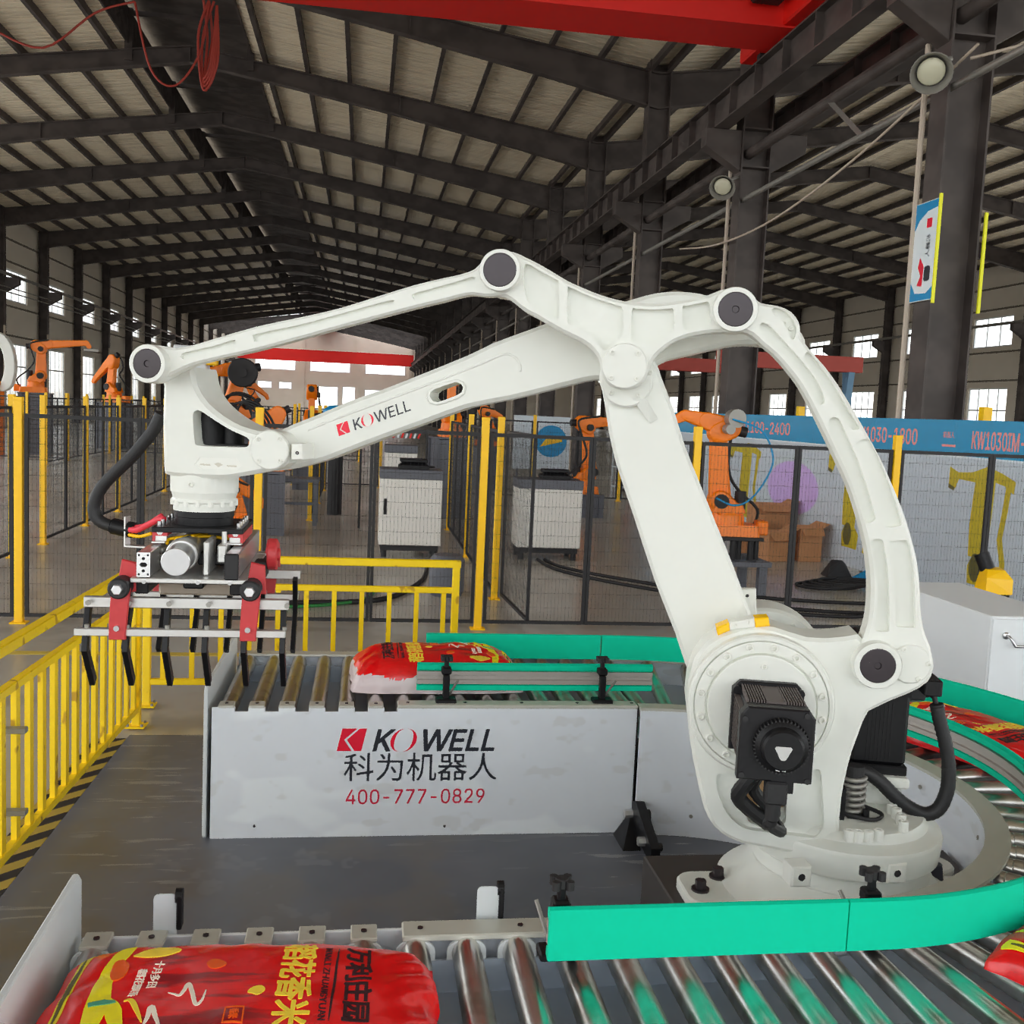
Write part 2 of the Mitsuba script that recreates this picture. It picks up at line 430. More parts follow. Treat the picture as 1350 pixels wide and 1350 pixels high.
while y < Y1:
    for xa, xb in ((XL - .1, MON0), (MON1, XC), (XC, (XC + XR) / 2), ((XC + XR) / 2, XR + .1)): (lit if y > 128 and xb <= XC else far).append(sheet(xa, xb, y, y + 3.02))
    y += 3
put('ceiling', 'far_roof_sheets', far, 'roof', kind='stuff')
put('ceiling', 'translucent_roof_sheets', lit, 'pane', kind='stuff')
for x in [8.0, 14.6]:
    put('ceiling', 'roof_sheet', (np.array([(x0, y_, roof_z(x0) + .05) for x0 in (7.6, 21.4) for y_ in (Y0, 14.1)]), np.array([[0, 1, 3], [0, 3, 2]])), 'roof') if x < 9 else None
def purlin_x():
    o = []
    for c, w in ((XRID, (XC - XL) / 2), ((XC + XR) / 2, (XR - XC) / 2)):
        for s in (-1, 1):
            for k in range(10):
                x = c + s * (w - .25 - 1.36 * k)
                if abs(x - XRID) > 1.85: o.append(x)
    return o
for x in purlin_x():
    z = roof_z(x)
    put('ceiling', 'purlin', [box(x - .035, x + .035, Y0, Y1, z - .24, z - .005), box(x - .09, x + .035, Y0, Y1, z - .255, z - .24)], 'steel_dark')
# ridge ventilator
mz = 14.3
put('ceiling', 'ridge_ventilator', [box(MON0 - .05, MON0, Y0, Y1, 13.2, mz), box(MON1, MON1 + .05, Y0, Y1, 13.2, mz),
                                    hull([(MON0 - .25, Y0, mz + .22), (MON1 + .05, Y0, mz), (MON0 - .25, Y0, mz + .26), (MON1 + .3, Y0, mz + .08), (MON0 - .25, Y1, mz + .22), (MON1 + .05, Y1, mz), (MON0 - .25, Y1, mz + .26), (MON1 + .3, Y1, mz + .08)])], 'steel_dark')

def rafter(xa, xb, c):
    """a tapered I-section portal rafter from eave to ridge and down, flanges along its edges"""
    def prof(x):
        w = max(abs(xa - c), abs(xb - c)); t = abs(x - c) / w
        top = roof_z(x) - .25; return top, top - (.5 + .42 * t ** 2)
    xs = np.linspace(xa, xb, 9); web, fl = [], []
    P = [(x, prof(x)[1]) for x in xs] + [(x, prof(x)[0]) for x in xs[::-1]]
    web = extrude(P, -.02, .02)
    out = [web]
    for q in (0, 1):
        lo = [(x, prof(x)[q] - .02) for x in xs] + [(x, prof(x)[q] + .02) for x in xs[::-1]]
        out.append(extrude(lo, -.14, .14))
    for k in (2, 4, 6): 
        x = xs[k]; out.append(box(x - .015, x + .015, -.13, .13, prof(x)[1], prof(x)[0]))
    return merge(out)
RAF = rafter(XL, XC, XRID), rafter(XC, XR, (XC + XR) / 2)
first = {}
for hall in (0, 1):
    for k, y in enumerate(BAY):
        if hall == 1 and y < 10: continue
        nm = key_for('roof_rafter')
        lab = 'dark steel roof rafter spanning the main hall' if hall == 0 else 'dark steel roof rafter spanning the side hall on the right'
        labels[nm] = {'label': lab, 'category': 'rafter', 'group': 'rafters of the main hall' if hall == 0 else 'rafters of the side hall', 'kind': 'structure'}
        if hall not in first: first[hall] = mikit.ply(RAF[hall], 'm_steel_dark')
        scene[nm] = {**first[hall], 'to_world': T().translate([0, y, 0])}
if True:
    post = [box(MON0 - .12, MON0 + .12, -.1, .1, 12.7, mz), box(MON1 - .1, MON1 + .1, -.1, .1, 12.7, mz), box(MON0, MON1, -.06, .06, mz - .2, mz - .06)]
    p0 = mikit.ply(merge(post), 'm_steel_dark')
    for k, y in enumerate(BAY):
        r = 'roof_rafter' if k == 0 else f'roof_rafter_{k:03d}'
        scene[r + '__ventilator_frame'] = {**p0, 'to_world': T().translate([0, y, 0])}

# ---- columns
def hcol(h, w=.62, b=.42, up=None):
    """an I-section column, its flanges facing across the hall; the part above the runway is slimmer"""
    m = [box(-w / 2, -w / 2 + .03, -b / 2, b / 2, 0, h), box(w / 2 - .03, w / 2, -b / 2, b / 2, 0, h), box(-w / 2, w / 2, -.02, .02, 0, h)]
    m += [box(-w / 2 - .12, w / 2 + .12, -b / 2 - .1, b / 2 + .1, 0, .035)]
    for z in (7.2, 7.95): m.append(box(-w / 2, w / 2, -b / 2, b / 2, z - .015, z + .015))
    return m
COLM = mikit.ply(merge(hcol(11.75)), 'm_steel_dark')
COLL = mikit.ply(merge(hcol(11.5, .5, .36)), 'm_steel_dark')
def corbel(s):            # s = direction along x
    return extrude([(0, 7.1), (s * .75, 7.55), (s * .75, 7.9), (0, 7.9)], -.16, .16, .01)
CORB = {s: mikit.ply(corbel(s), 'm_steel_dark') for s in (-1, 1)}
ARM = mikit.ply(merge([extrude([(0, 0), (-.75, .33), (-.75, .45), (0, .45)], -.02, .02), box(-.75, 0, -.14, .14, .43, .47), extrude([(0, -.02), (-.75, .31), (-.75, .34), (0, .02)], -.14, .14)]), 'm_steel_dark')
PIPE = mikit.ply(cyl((0, 0, 0), (0, 0, 7.2), .04, 8), 'm_pipe_pale')
for k, y in enumerate(BAY):
    if y < 12: continue
    nm = thing('steel_column', 'tall dark steel column carrying the blue and white sign board' if abs(y - 13) < .1 else 'dark steel column in the middle row between the two halls', 'column', None if abs(y - 13) < .1 else 'columns of the middle row', 'structure')
    scene[nm + '__shaft'] = {**COLM, 'to_world': T().translate([XC, y, 0])}
    scene[nm + '__corbel'] = {**CORB[-1], 'to_world': T().translate([XC - .31, y, 0])}
    scene[nm + '__corbel_001'] = {**CORB[1], 'to_world': T().translate([XC + .31, y, 0])}
    scene[nm + '__downpipe'] = {**PIPE, 'to_world': T().translate([XC - .36, y + .28, 0])}
for k, y in enumerate(BAY):
    if y < 35: continue
    nm = thing('steel_column', 'dark steel column standing against the left wall', 'column', 'columns along the left wall', 'structure')
    scene[nm + '__shaft'] = {**COLL, 'to_world': T().translate([XL + .3, y, 0])}
    scene[nm + '__corbel'] = {**CORB[1], 'to_world': T().translate([XL + .55, y, 0])}
    scene[nm + '__downpipe'] = {**PIPE, 'to_world': T().translate([XL + .6, y - .26, 0]).scale([1.6, 1.6, .75])}
for k, y in enumerate(BAY):
    if y < 12: continue
    nm = thing('steel_column', 'dark steel column standing against the far right wall', 'column', 'columns along the right wall', 'structure')
    scene[nm + '__shaft'] = {**COLL, 'to_world': T().translate([XR - .3, y, 0])}
    scene[nm + '__corbel'] = {**CORB[-1], 'to_world': T().translate([XR - .55, y, 0])}

# ---- walls with window openings, windows with frames and panes
def wall_strip(fixed, a0, a1, z0, z1, openings, th, along):
    """a wall of boxes around its openings (sorted, not overlapping); along = 'y' (a side wall) or 'x' (the end wall)"""
    def b(p, q, za, zb): return box(fixed, fixed + th, p, q, za, zb) if along == 'y' else box(p, q, fixed, fixed + th, za, zb)
    out, at = [], a0
    for p, q, za, zb in openings:
        if p > at: out.append(b(at, p, z0, z1))
        if za > z0: out.append(b(p, q, z0, za))
        if zb < z1: out.append(b(p, q, zb, z1))
        at = q
    if at < a1: out.append(b(at, a1, z0, z1))
    return out
def side_openings(w, za, zb, first):
    return [(y + 3.75 - w / 2, y + 3.75 + w / 2, za, zb) for y in BAY[:-1] if y + 3.75 > first]
for nm, x, th, first, lab in (('wall_left', XL - .25, .2, 43.2, 'grey clad side wall of the hall with two rows of windows, left'), ('wall_right', XR + .05, .2, 43.2, 'grey clad wall of the side hall, far right')):
    upper, lower = side_openings(3.7, 6.9, 8.6, first), side_openings(3.7, 1.1, 4.6, first)
    y0 = 43.0
    k = struct(nm, merge(wall_strip(x, y0, Y1, 5.6, 12.2, upper, th, 'y') + wall_strip(x, y0, Y1, 0, 5.6, lower, th, 'y')), 'wall', lab, 'wall')
    s = 1 if nm == 'wall_left' else -1
    xi = x + th if s > 0 else x
    for z in (2.0 - .9, 5.0, 6.6, 9.0, 10.2): put(nm, 'girt', box(min(xi, xi + s * .05), max(xi, xi + s * .05), y0, Y1, z - .05, z + .05), 'joint')
    for row, op in (('upper', upper), ('lower', lower)):
        fr = pn = None
        for (p, q, za, zb) in op:
            wk = key_for('window_1') if 'window_1' not in labels else None
            n = 1
            while f'window_{n}' in labels: n += 1
            wk = f'window_{n}'
            labels[wk] = {'label': f'overexposed {row} window in the {"left" if s > 0 else "far right"} wall', 'category': 'window', 'kind': 'structure', 'group': f'{row} windows of the {"left" if s > 0 else "right"} wall'}
            if fr is None:
                ya, yb = -(q - p) / 2, (q - p) / 2
                bars = [box(0, .08, ya, ya + .07, za, zb), box(0, .08, yb - .07, yb, za, zb), box(0, .08, ya, yb, za, za + .07), box(0, .08, ya, yb, zb - .07, zb)]
                bars += [box(.02, .07, t - .03, t + .03, za, zb) for t in np.linspace(ya, yb, 5 if row == 'lower' else 4)[1:-1]]
                if row == 'lower': bars.append(box(.02, .07, ya, yb, za + 2.2, za + 2.28))
                fr = mikit.ply(merge(bars), 'm_frame_white')
                pn = mikit.ply((np.array([(.05, ya, za), (.05, yb, za), (.05, yb, zb), (.05, ya, zb)]), np.array([[0, 1, 2], [0, 2, 3]])), 'm_pane')
            tw = T().translate([x + .06, (p + q) / 2, 0])
            scene[wk + '__window_frame'] = {**fr, 'to_world': tw}
            scene[wk + '__pane'] = {**pn, 'to_world': tw}
eo = [(-16.6, -10.5, 6.75, 8.9), (-8.4, -2.25, 6.75, 8.9), (0, 6.2, 6.75, 8.9)]
el = [(-16.2, -14.0, 3.9, 5.0), (-13.0, -11.0, 3.9, 5.0), (-8.0, -4.0, 1.0, 4.6), (-3.4, -1.0, .2, 4.7), (0, 4, .9, 4.4)]
struct('wall_back', merge(wall_strip(Y1, XL - .2, XR + .3, 5.6, 14.6, eo, .25, 'x') + wall_strip(Y1, XL - .2, XR + .3, 0, 5.6, el, .25, 'x')), 'wall', 'pale end wall at the far end of the hall', 'wall')
for x in (-13.6 + 4.2, -1.2, 6.9): put('wall_back', 'pilaster', box(x - .25, x + .25, Y1 - .3, Y1, 0, 12), 'wall')
for (p, q, za, zb) in eo + el:
    n = 1
    while f'window_{n}' in labels: n += 1
    wk = f'window_{n}'; labels[wk] = {'label': 'overexposed window in the end wall far away', 'category': 'window', 'kind': 'structure', 'group': 'windows of the end wall'}
    put(wk, 'window_frame', [box(p, p + .1, Y1 + .05, Y1 + .15, za, zb), box(q - .1, q, Y1 + .05, Y1 + .15, za, zb), box(p, q, Y1 + .05, Y1 + .15, za, za + .1), box(p, q, Y1 + .05, Y1 + .15, zb - .1, zb)], 'frame_white')
    put(wk, 'pane', (np.array([(p, Y1 + .1, za), (q, Y1 + .1, za), (q, Y1 + .1, zb), (p, Y1 + .1, zb)]), np.array([[0, 1, 2], [0, 2, 3]])), 'pane')

# ---- crane runways, struts, crane
def ibeam(x, y0, y1, z0, z1, b=.3):
    m = [box(x - b / 2, x + b / 2, y0, y1, z0, z0 + .03), box(x - b / 2, x + b / 2, y0, y1, z1 - .03, z1), box(x - .012, x + .012, y0, y1, z0, z1), box(x - .04, x + .04, y0, y1, z1, z1 + .07)]
    m += [box(x - b / 2, x + b / 2, y - .01, y + .01, z0, z1) for y in np.arange(y0 + 1.25, min(y1, 60), 1.25)]
    return merge(m)
single('crane_runway', ibeam(XC - .76, 2, Y1 - 1, 7.9, 8.5), 'steel_dark', 'dark steel crane runway beam along the left side of the middle column row', 'beam', kind='structure')
single('crane_runway', ibeam(XC + .76, 10, Y1 - 1, 7.9, 8.5), 'steel_dark', 'dark steel crane runway beam along the right side of the middle column row', 'beam', kind='structure')
single('crane_runway', ibeam(XL + 1.0, 24, Y1 - 1, 7.9, 7.98, .08), 'galv', 'thin crane rail carried on brackets along the left wall', 'beam', kind='structure')
single('crane_runway', ibeam(XR - 1.0, 12, Y1 - 1, 7.9, 7.98, .08), 'galv', 'thin crane rail carried on brackets along the far right wall', 'beam', kind='structure')
single('tie_strut', [cyl((XC - .1, 4, 7.48), (XC - .1, 88, 7.48), .11, 10)], 'steel_dark', 'round dark steel strut tying the middle columns just under the crane runway', 'strut', True, kind='structure')
single('service_pipe', [cyl((XC - .2, 4, 6.55), (XC - .2, 88, 6.55), .05, 8)], 'galv', 'pale service pipe running between the middle columns below the strut', 'pipe', True, kind='structure')
g = thing('overhead_crane', 'red overhead travelling crane girder spanning the hall above the robot', 'crane')
put(g, 'girder', [box(XL + 1.0, XC - .6, 16.9, 17.9, 8.62, 9.75, .02), box(XL + 1, XC - .6, 16.84, 17.96, 8.60, 8.63), box(XL + 1, XC - .6, 16.84, 17.96, 9.73, 9.77)], 'crane_red')
put(g, 'end_carriage', [box(XC - .98, XC - .56, 14.6, 18.9, 8.66, 9.1, .03)], 'crane_red')
put(g, 'wheel', [cyl((XC - .84, y, 8.63), (XC - .68, y, 8.63), .08, 16) for y in (15.2, 18.3)], 'black_matte')
put(g, 'control_box', [box(XC - 1.6, XC - 1.1, 16.3, 16.8, 8.9, 9.4, .03)], 'black_matte')
g = thing('overhead_crane', 'far red overhead crane girder in front of the end wall windows', 'crane')
put(g, 'girder', box(XL + .8, XC - .5, 156.0, 157.0, 8.06, 9.75), 'crane_red')
# cables, lamp, hanging hose
single('wall_cable', [tube([(XL + .9, y_, z + .05 * math.sin(y_)) for y_ in np.arange(26, 150, 7.5)], .03, 4, 3) for z in (7.35, 7.1)], 'galv', 'pair of cables strung along the left wall below the crane rail', 'cable')
single('slack_cable', tube([(7.35, 12.2, 6.85), (7.3, 15, 6.2), (7.2, 18, 5.75), (7.2, 21, 5.75), (7.3, 24, 6.1)], .02, 5), 'pipe_pale', 'slack pale cable drooping between two middle columns', 'cable', True)
single('slack_cable', tube([(7.5, 12.6, 6.82), (9.0, 11.3, 7.1), (11, 10.2, 7.7)], .022, 5), 'pipe_pale', 'cable running off to the right from the signed column', 'cable', True)
for (x, y, z, lab) in ((6.98, 12.6, 6.62, 'round bowl floodlight on the column with the blue and white sign'), (6.95, 20.2, 6.75, 'round bowl floodlight on the second middle column')):
    g = thing('floodlight', lab, 'lamp')
    put(g, 'reflector', lathe((x, y, z), (-.35, -.75, -.55), [(-.22, .05), (-.2, .09), (-.1, .11), (0, .2), (.1, .26), (.1, .245), (0, .19)], 20), 'galv', 40)
    put(g, 'lens', lathe((x, y, z), (-.35, -.75, -.55), [(.02, .17), (.06, .15), (.08, .08), (.085, .0)], 20), 'lamp_glass', True)
    put(g, 'arm', [cyl((x + .06, y + .1, z + .12), (XC - .3, y + .2, z + .25), .035, 8)], 'galv')
g = thing('knee_brace', 'pale short angle brace hanging between strut and service pipe', 'brace')
put(g, 'bar', [hull([(XC - .15, 16.7 + a, 7.42 + b) for a in (-.05, .05) for b in (0, .05)] + [(XC - .15, 15.45 + a, 6.55 + b) for a in (-.05, .05) for b in (0, .05)] + [(XC - .19, 16.7, 7.42), (XC - .19, 15.45, 6.55)])], 'galv')
hy = 28.0
hx = -.15 * hy
single('hanging_hose', [tube([(hx + .15 * math.sin(a * 2.1), hy, 12.1), (hx - .25 + .1 * a, hy + .1 * a, 11.2), (hx - .1, hy, 9.9 + .1 * a), (hx + .25 - .05 * a, hy - .1, 10.6), (hx + .2, hy, 12.0)], .035, 6) for a in range(4)] +
       [tube([(-9.6, 28.5, 11.1), (-8.3, 28.4, 10.7), (-7.0, 28.2, 11.6), (-6.0, 28, 11.9)], .03, 5), tube([(-6.0, 28, 11.9), (-5.6, 28, 10.3), (-5, 28, 9.95), (-4.4, 28, 10.8), (hx, 28, 12.0)], .03, 5)], 'hose_red', 'coiled reddish hose hanging under the roof near the ridge', 'hose', True)
# sign board on the signed column
g = thing('sign_board', 'narrow blue and white sign board with a small robot picture on the steel column', 'sign')
SX, SY = XC - .33, 12.74
put(g, 'board', box(SX - .03, SX, SY - .05, SY + .5, 3.80, 5.10), 'print_white')
put(g, 'edge', [box(SX - .035, SX + .005, SY - .075, SY - .05, 3.75, 5.15)], 'sign_yellow', label='bright yellow edge strip')
def onx(poly, x, dx): 
    v, f = extrude(poly, 0, dx); return np.column_stack([x - v[:, 1], v[:, 0], v[:, 2]]), f
put(g, 'blue_print', [onx([(SY - .04, 5.09), (SY + .49, 5.09), (SY + .49, 4.75), (SY + .4, 4.87), (SY + .2, 4.97), (SY - .04, 4.99)], SX - .03, .004)], 'blue', label='blue printed corner')
put(g, 'blue_print', [onx([(SY - .04, 3.81), (SY + .49, 3.81), (SY + .49, 4.05), (SY + .38, 3.91), (SY + .1, 3.89), (SY - .04, 3.97)], SX - .03, .004)], 'blue', label='blue printed corner')
put(g, 'red_print', [onx(rrect(SY + .08, SY + .2, 4.75, 4.87, .01), SX - .03, .004), onx([(SY + .2, 4.25), (SY + .3, 4.37), (SY + .34, 4.25), (SY + .26, 4.13), (SY + .34, 4.01), (SY + .22, 3.99)], SX - .03, .004)], 'ink_red', label='red logo block and red robot picture')
def along_x(m, y, z, x):     # lettering read from the hall, on a face looking to -x, running down
    v = m[0]; return np.column_stack([x - v[:, 2], y + v[:, 1], z - v[:, 0]]), m[1]
put(g, 'dark_print', [along_x(merge(cjk('机器人', .1, .004)), SY + .08, 4.67, SX - .03), onx(rrect(SY + .04, SY + .18, 4.05, 4.25, .04), SX - .03, .004)], 'ink')
put('sign_board', 'edge', [box(XC + .29, XC + .33, SY - .075, SY - .045, 3.65, 4.95)], 'sign_yellow')

# ================================================================== ROLLER CONVEYORS (a U around the robot)
UX, UY = 1.405, 3.80          # centre of the bend
RI, RO = 1.02, 2.08          # inner and outer frame radius
ZT = .66                     # roller tops
RR = .041
def roller_mesh(l, r0=RR, r1=RR):
    """a zinc-plated tube with stepped ends and its spindle, along +y from 0 to l"""
    return lathe((0, 0, 0), (0, 1, 0), [(-.02, 0), (-.02, .007), (0, .007), (0, r0 - .006), (.004, r0), (.03, r0), (.032, r0 - .0015), (.036, r0), (l - .03, r1), (l - .004, r1), (l, r1 - .006), (l, .007), (l + .02, .007), (l + .02, 0)], 20)
ROLL = mikit.ply(roller_mesh(.95), 'm_roller', 35)
def straight(name_label, x0, x1, yi, yo, logo):
    """straight unit between x0 and x1; yi is the side towards the robot, yo the other side"""
    g = thing('roller_conveyor', name_label, 'conveyor')
    s = 1 if yo > yi else -1
    lo, hi = min(yi, yo), max(yi, yo)
    sk = put(g, 'side_panel', box(x0, x1, min(yi, yi + s * .012), max(yi, yi + s * .012), .006, .652, .003), 'skirt')
    if logo:             # top edge notched between the rollers at the open end
        top = [(x1, .652)]
        for x in NOTCH[::-1]: top += [(x + .062, .652), (x + .062, .632), (x, .632), (x, .652)]
        scene.pop(sk)
        sk = put(g, 'side_panel', extrude([(x0, .006), (x1, .006)] + top + [(x0, .652)], min(yi, yi + s * .012), max(yi, yi + s * .012), .002), 'skirt')
    put(g, 'side_panel', box(x0, x1, min(yo, yo - s * .012), max(yo, yo - s * .012), .006, .652, .003), 'skirt')
    put(g, 'bed_pan', [box(x0, x1, lo + .02, hi - .02, .50, .508)] + [box(x0, x1, y - .004, y + .004, .508, .60) for y in (lo + .085, hi - .085)], 'pan')
    return g, sk, s
def rollers(g, xs, yi, s, dz=0):
    for x in xs:
        k = key_for(g + '__roller')
        scene[k] = {**ROLL, 'to_world': T().translate([x, yi + .055 if s > 0 else yi - 1.005, ZT - RR + dz])}
def tabs(g, xs, yi, s, x_bar, x1):
    """notched top flange: short tabs between the rollers, then a continuous cover bar"""
    for x in xs:
        a, b = sorted((yi - s * .004, yi + s * .075))
        t = put(g, 'flange_tab', box(x, x + .072, a, b, .650, .663, .003), 'tab')
        put(t, 'screw', cyl((x + .036, (a + b) / 2, .663), (x + .036, (a + b) / 2, .667), .008, 10), 'cap_dark')
    a, b = sorted((yi - s * .006, yi + s * .080))
    t = put(g, 'cover_bar', box(x_bar, x1, a, b, .650, .668, .004), 'tab')
    for x in np.arange(x_bar + .05, x1, .28): put(t, 'screw', cyl((x, (a + b) / 2, .668), (x, (a + b) / 2, .671), .008, 10), 'cap_dark')
PITCH = .140
# far unit
XJ = 1.396
NOTCH = []
x = [(-0.46, 4.837)][0][0] + .041
while x > -.52: x -= PITCH
while x < .16: NOTCH.append(x); x += PITCH
gf, skf, _ = straight('far grey roller conveyor with red and black lettering on its side panel', -.665, XJ, 4.84, 5.92, True)
f0 = [(-0.46, 4.837)][0][0] - 2 * PITCH + .14
while f0 > -.60: f0 -= PITCH
rollers(gf, np.arange(f0, XJ - .03, PITCH), 4.84, 1)
FT = [x for x in np.arange(f0 - .036, .10, PITCH)]
tabs(gf, FT, 4.84, 1, FT[-1] + PITCH, XJ)
put(gf, 'flange_tab', box(-.66, XJ, 5.845, 5.925, .650, .665, .003), 'tab')
put(gf, 'end_plate', (lambda v: (np.column_stack([v[0][:, 1], v[0][:, 0], v[0][:, 2]]), v[1][:, ::-1]))(extrude([(4.83, .03), (4.86, .006), (5.97, .006), (5.97, .755), (4.86, .755), (4.83, .73)], -.70, -.682, .003)), 'plate')
put(gf, 'joint_strip', [box(1.396, 1.404, 4.846, 4.86, .006, .65)], 'black_matte')
# lettering on the side panel
def on_front(m, x, z, y): return move(stand(m), (x, y, z))
YF = 4.8395
def logo_block(w, h, sh):
    """red parallelogram with a pale chevron cut through it"""
    q = lambda x, z: (x + sh * z, z)
    left = [q(0, 0), q(w * .60, 0), q(w * .18, h * .5), q(w * .60, h), q(0, h)]
    right = [q(w * .30, h * .5), q(w * .72, h), q(w, h), q(w, 0), q(w * .72, 0)]
    return [extrude(left, 0, .002, axis='z'), extrude(right, 0, .002, axis='z')]
def ring_o(cx, cz, rx, rz, sh):
    out = []
    for a0, a1, t in ((100, 262, -1), (-80, 82, 1)):
        th = np.radians(np.linspace(a0, a1, 18)); u = np.sin(np.linspace(0, np.pi, 18)) * .30
        o = [(cx + rx * math.cos(x) + sh * rz * math.sin(x), cz + rz * math.sin(x)) for x in th]
        i = [(cx + (rx * (1 - w)) * math.cos(x) + sh * rz * math.sin(x), cz + rz * (1 - .25 * w) * math.sin(x)) for x, w in zip(th, u)]
        out.append(extrude(o + i[::-1], 0, .002, axis='z'))
    return out
def brand(h, sh=.22, bold=True):
    """red block, K, red split ring O, WELL: (red parts, dark parts, width)"""
    red = logo_block(h * 1.12, h * 1.06, sh)
    dark = [move(latin('K', h, .002, bold, 1.0, sh), (h * 1.52, 0, 0))]
    red += ring_o(h * 3.06, h * .5, h * .60, h * .56, sh)
    x = h * 3.70
    for ch, adv in (('W', 1.36), ('E', .78), ('L', .74), ('L', .7)):
        dark.append(move(latin(ch, h, .002, bold, 1.04 if ch == 'W' else .95, sh), (x, 0, 0))); x += h * adv
    return red, dark, x
R_, D_, _w = brand(.098)
lx, lz = [(-0.08, 0.44)][0]
sc = ([(0.677, 0.444)][0][0] - lx) / _w
put(skf, 'brand_print', [on_front(move(m, s=sc), lx, lz, YF) for m in R_], 'ink_red', label='red logo block and split ring of the lettering')
put(skf, 'brand_print', [on_front(move(m, s=sc), lx, lz, YF) for m in D_], 'ink', label='dark capital letters')
cx0, cz0 = [(-0.057, 0.285)][0]; cx1 = [(0.688, 0.279)][0][0]
put(skf, 'name_print', [on_front(m, cx0, cz0 - .012, YF) for m in cjk('科为机器人', (cx1 - cx0) / 4.97 * .985, .002, 1.02)], 'ink', label='five dark Chinese characters')
px0, pz0 = [(-0.036, 0.175)][0]; px1 = [(0.644, 0.167)][0][0]
ph = latin('400-777-0829', .072, .002); ph = (ph[0] * [(px1 - px0) / ph[0][:, 0].max(), 1, 1], ph[1])
put(skf, 'phone_print', on_front(ph, px0, pz0, YF), 'ink_phone', label='red telephone number 400-777-0829')
put(skf, 'screw', [cyl((x, 4.84, z), (x, 4.834, z), .006, 8) for x, z in [(-0.459, 0.072), (0.453, 0.058), (1.382, 0.028)]], 'cap_dark')

# near unit
gn, skn, _ = straight('near grey roller conveyor in the foreground with shiny rollers', -.70, XJ, 2.74, 1.66, False)
n0 = [(0.463, 2.605)][0][0]
while n0 > -.60: n0 -= PITCH
NR = np.arange(n0, XJ - .02, PITCH)
rollers(gn, NR, 2.74, -1)
NT = [x for x in np.arange(n0 - .036, .10, PITCH)]
tabs(gn, NT, 2.74, -1, NT[-1] + PITCH, XJ)
for x in NR: put(gn, 'roller_seat', extrude(rrect(x - .054, x + .054, .56, .652, .03), 2.655, 2.663), 'plate')
put(gn, 'end_plate', (lambda v: (np.column_stack([v[0][:, 1], v[0][:, 0], v[0][:, 2]]), v[1][:, ::-1]))(extrude([(1.6, .006), (2.76, .006), (2.79, .03), (2.79, .79), (2.765, .815), (1.6, .815)], -.735, -.716, .004)), 'plate')

# bend
gc = thing('roller_conveyor', 'curved roller conveyor bending around the white robot', 'conveyor')
def ring_wall(r0, r1, z0, z1, a0, a1, n=40):
    o = arc(UX, UY, r1, a0, a1, n); i = arc(UX, UY, r0, a0, a1, n)
    return extrude(o + i[::-1], z0, z1, axis='z')
k = put(gc, 'side_panel', ring_wall(RI - .012, RI, .006, .652, -90, 90), 'skirt', 30)
put(gc, 'side_panel', ring_wall(RO, RO + .012, .006, .652, -90, 90), 'skirt', 30)
put(gc, 'cover_bar', ring_wall(RI - .014, RI + .07, .650, .664, -90, 90), 'tab')
put(gc, 'cover_bar', ring_wall(RO - .07, RO + .014, .650, .664, -90, 90), 'tab')
put(gc, 'bed_pan', ring_wall(RI + .02, RO - .02, .50, .508, -90, 90), 'pan')
put(k, 'screw', [cyl((UX + (RI - .012) * math.cos(t), UY + (RI - .012) * math.sin(t), z), (UX + (RI - .018) * math.cos(t), UY + (RI - .018) * math.sin(t), z), .009, 10) for t in np.radians([-62, -22, 8, 40, 74]) for z in (.58, .12)], 'galv')
CR = mikit.ply(roller_mesh(.95, .034, .041), 'm_roller', 35)
NB = 27
for i in range(NB):
    a = -88 + 176 * i / (NB - 1)
    kk = key_for(gc + '__roller')
    scene[kk] = {**CR, 'to_world': T().translate([UX, UY, ZT - .041]).rotate([0, 0, 1], a - 90).translate([0, RI + .055, 0])}

# black seam bracket between far unit and bend
g = thing('floor_bracket', 'black steel levelling bracket bolted at the joint of two side panels', 'bracket')
put(g, 'arm', [hull([(x, y, z) for x in (1.385, 1.43) for (y, z) in ((4.80, .07), (4.80, .19), (4.74, .21), (4.50, .03), (4.44, .03), (4.44, .10))])], 'black')
put(g, 'gusset', [hull([(1.30, 4.82, .012), (1.30, 4.62, .012), (1.39, 4.82, .14), (1.39, 4.62, .012), (1.39, 4.82, .012)])], 'black')
put(g, 'bolt', [cyl((1.345, 4.79, .13), (1.385, 4.79, .13), .022, 6), cyl((1.35, 4.55, .09), (1.39, 4.55, .09), .022, 6)], 'alu', label='bright hexagon bolts')
put(g, 'bolt', [cyl((1.43, 4.79, .12), (1.475, 4.79, .12), .028, 12), cyl((1.43, 4.55, .06), (1.47, 4.55, .06), .02, 12), cyl((1.41, 4.46, .012), (1.41, 4.46, .06), .018, 8)], 'black_matte')

# ------------------------------------------------------------------ green guide rails with clamp brackets
ZG0, ZG1 = .702, .838
def path_extrude(path, prof):
    """sweep a profile (offset to the right of travel, z) along a plan path"""
    p = np.asarray(path, float); t = np.gradient(p, axis=0); t /= np.linalg.norm(t, axis=1, keepdims=True)
    nrm = np.stack([t[:, 1], -t[:, 0]], 1); m = len(prof); V, F = [], []
    for k in range(len(p)):
        for o, z in prof: V.append((*(p[k] + nrm[k] * o), z))
    for k in range(len(p) - 1):
        for j in range(m):
            a, b, c, d = k * m + j, k * m + (j + 1) % m, (k + 1) * m + (j + 1) % m, (k + 1) * m + j
            F += [(a, b, c), (a, c, d)]
    cap = np.asarray(m3.triangulate([ccw(prof)]), int); fl = np.sum(np.roll(np.array(prof)[:, 0], 1) * np.array(prof)[:, 1] - np.array(prof)[:, 0] * np.roll(np.array(prof)[:, 1], 1)) < 0
    if fl: cap = m - 1 - cap
    return np.array(V), np.vstack([F, cap, cap + (len(p) - 1) * m])
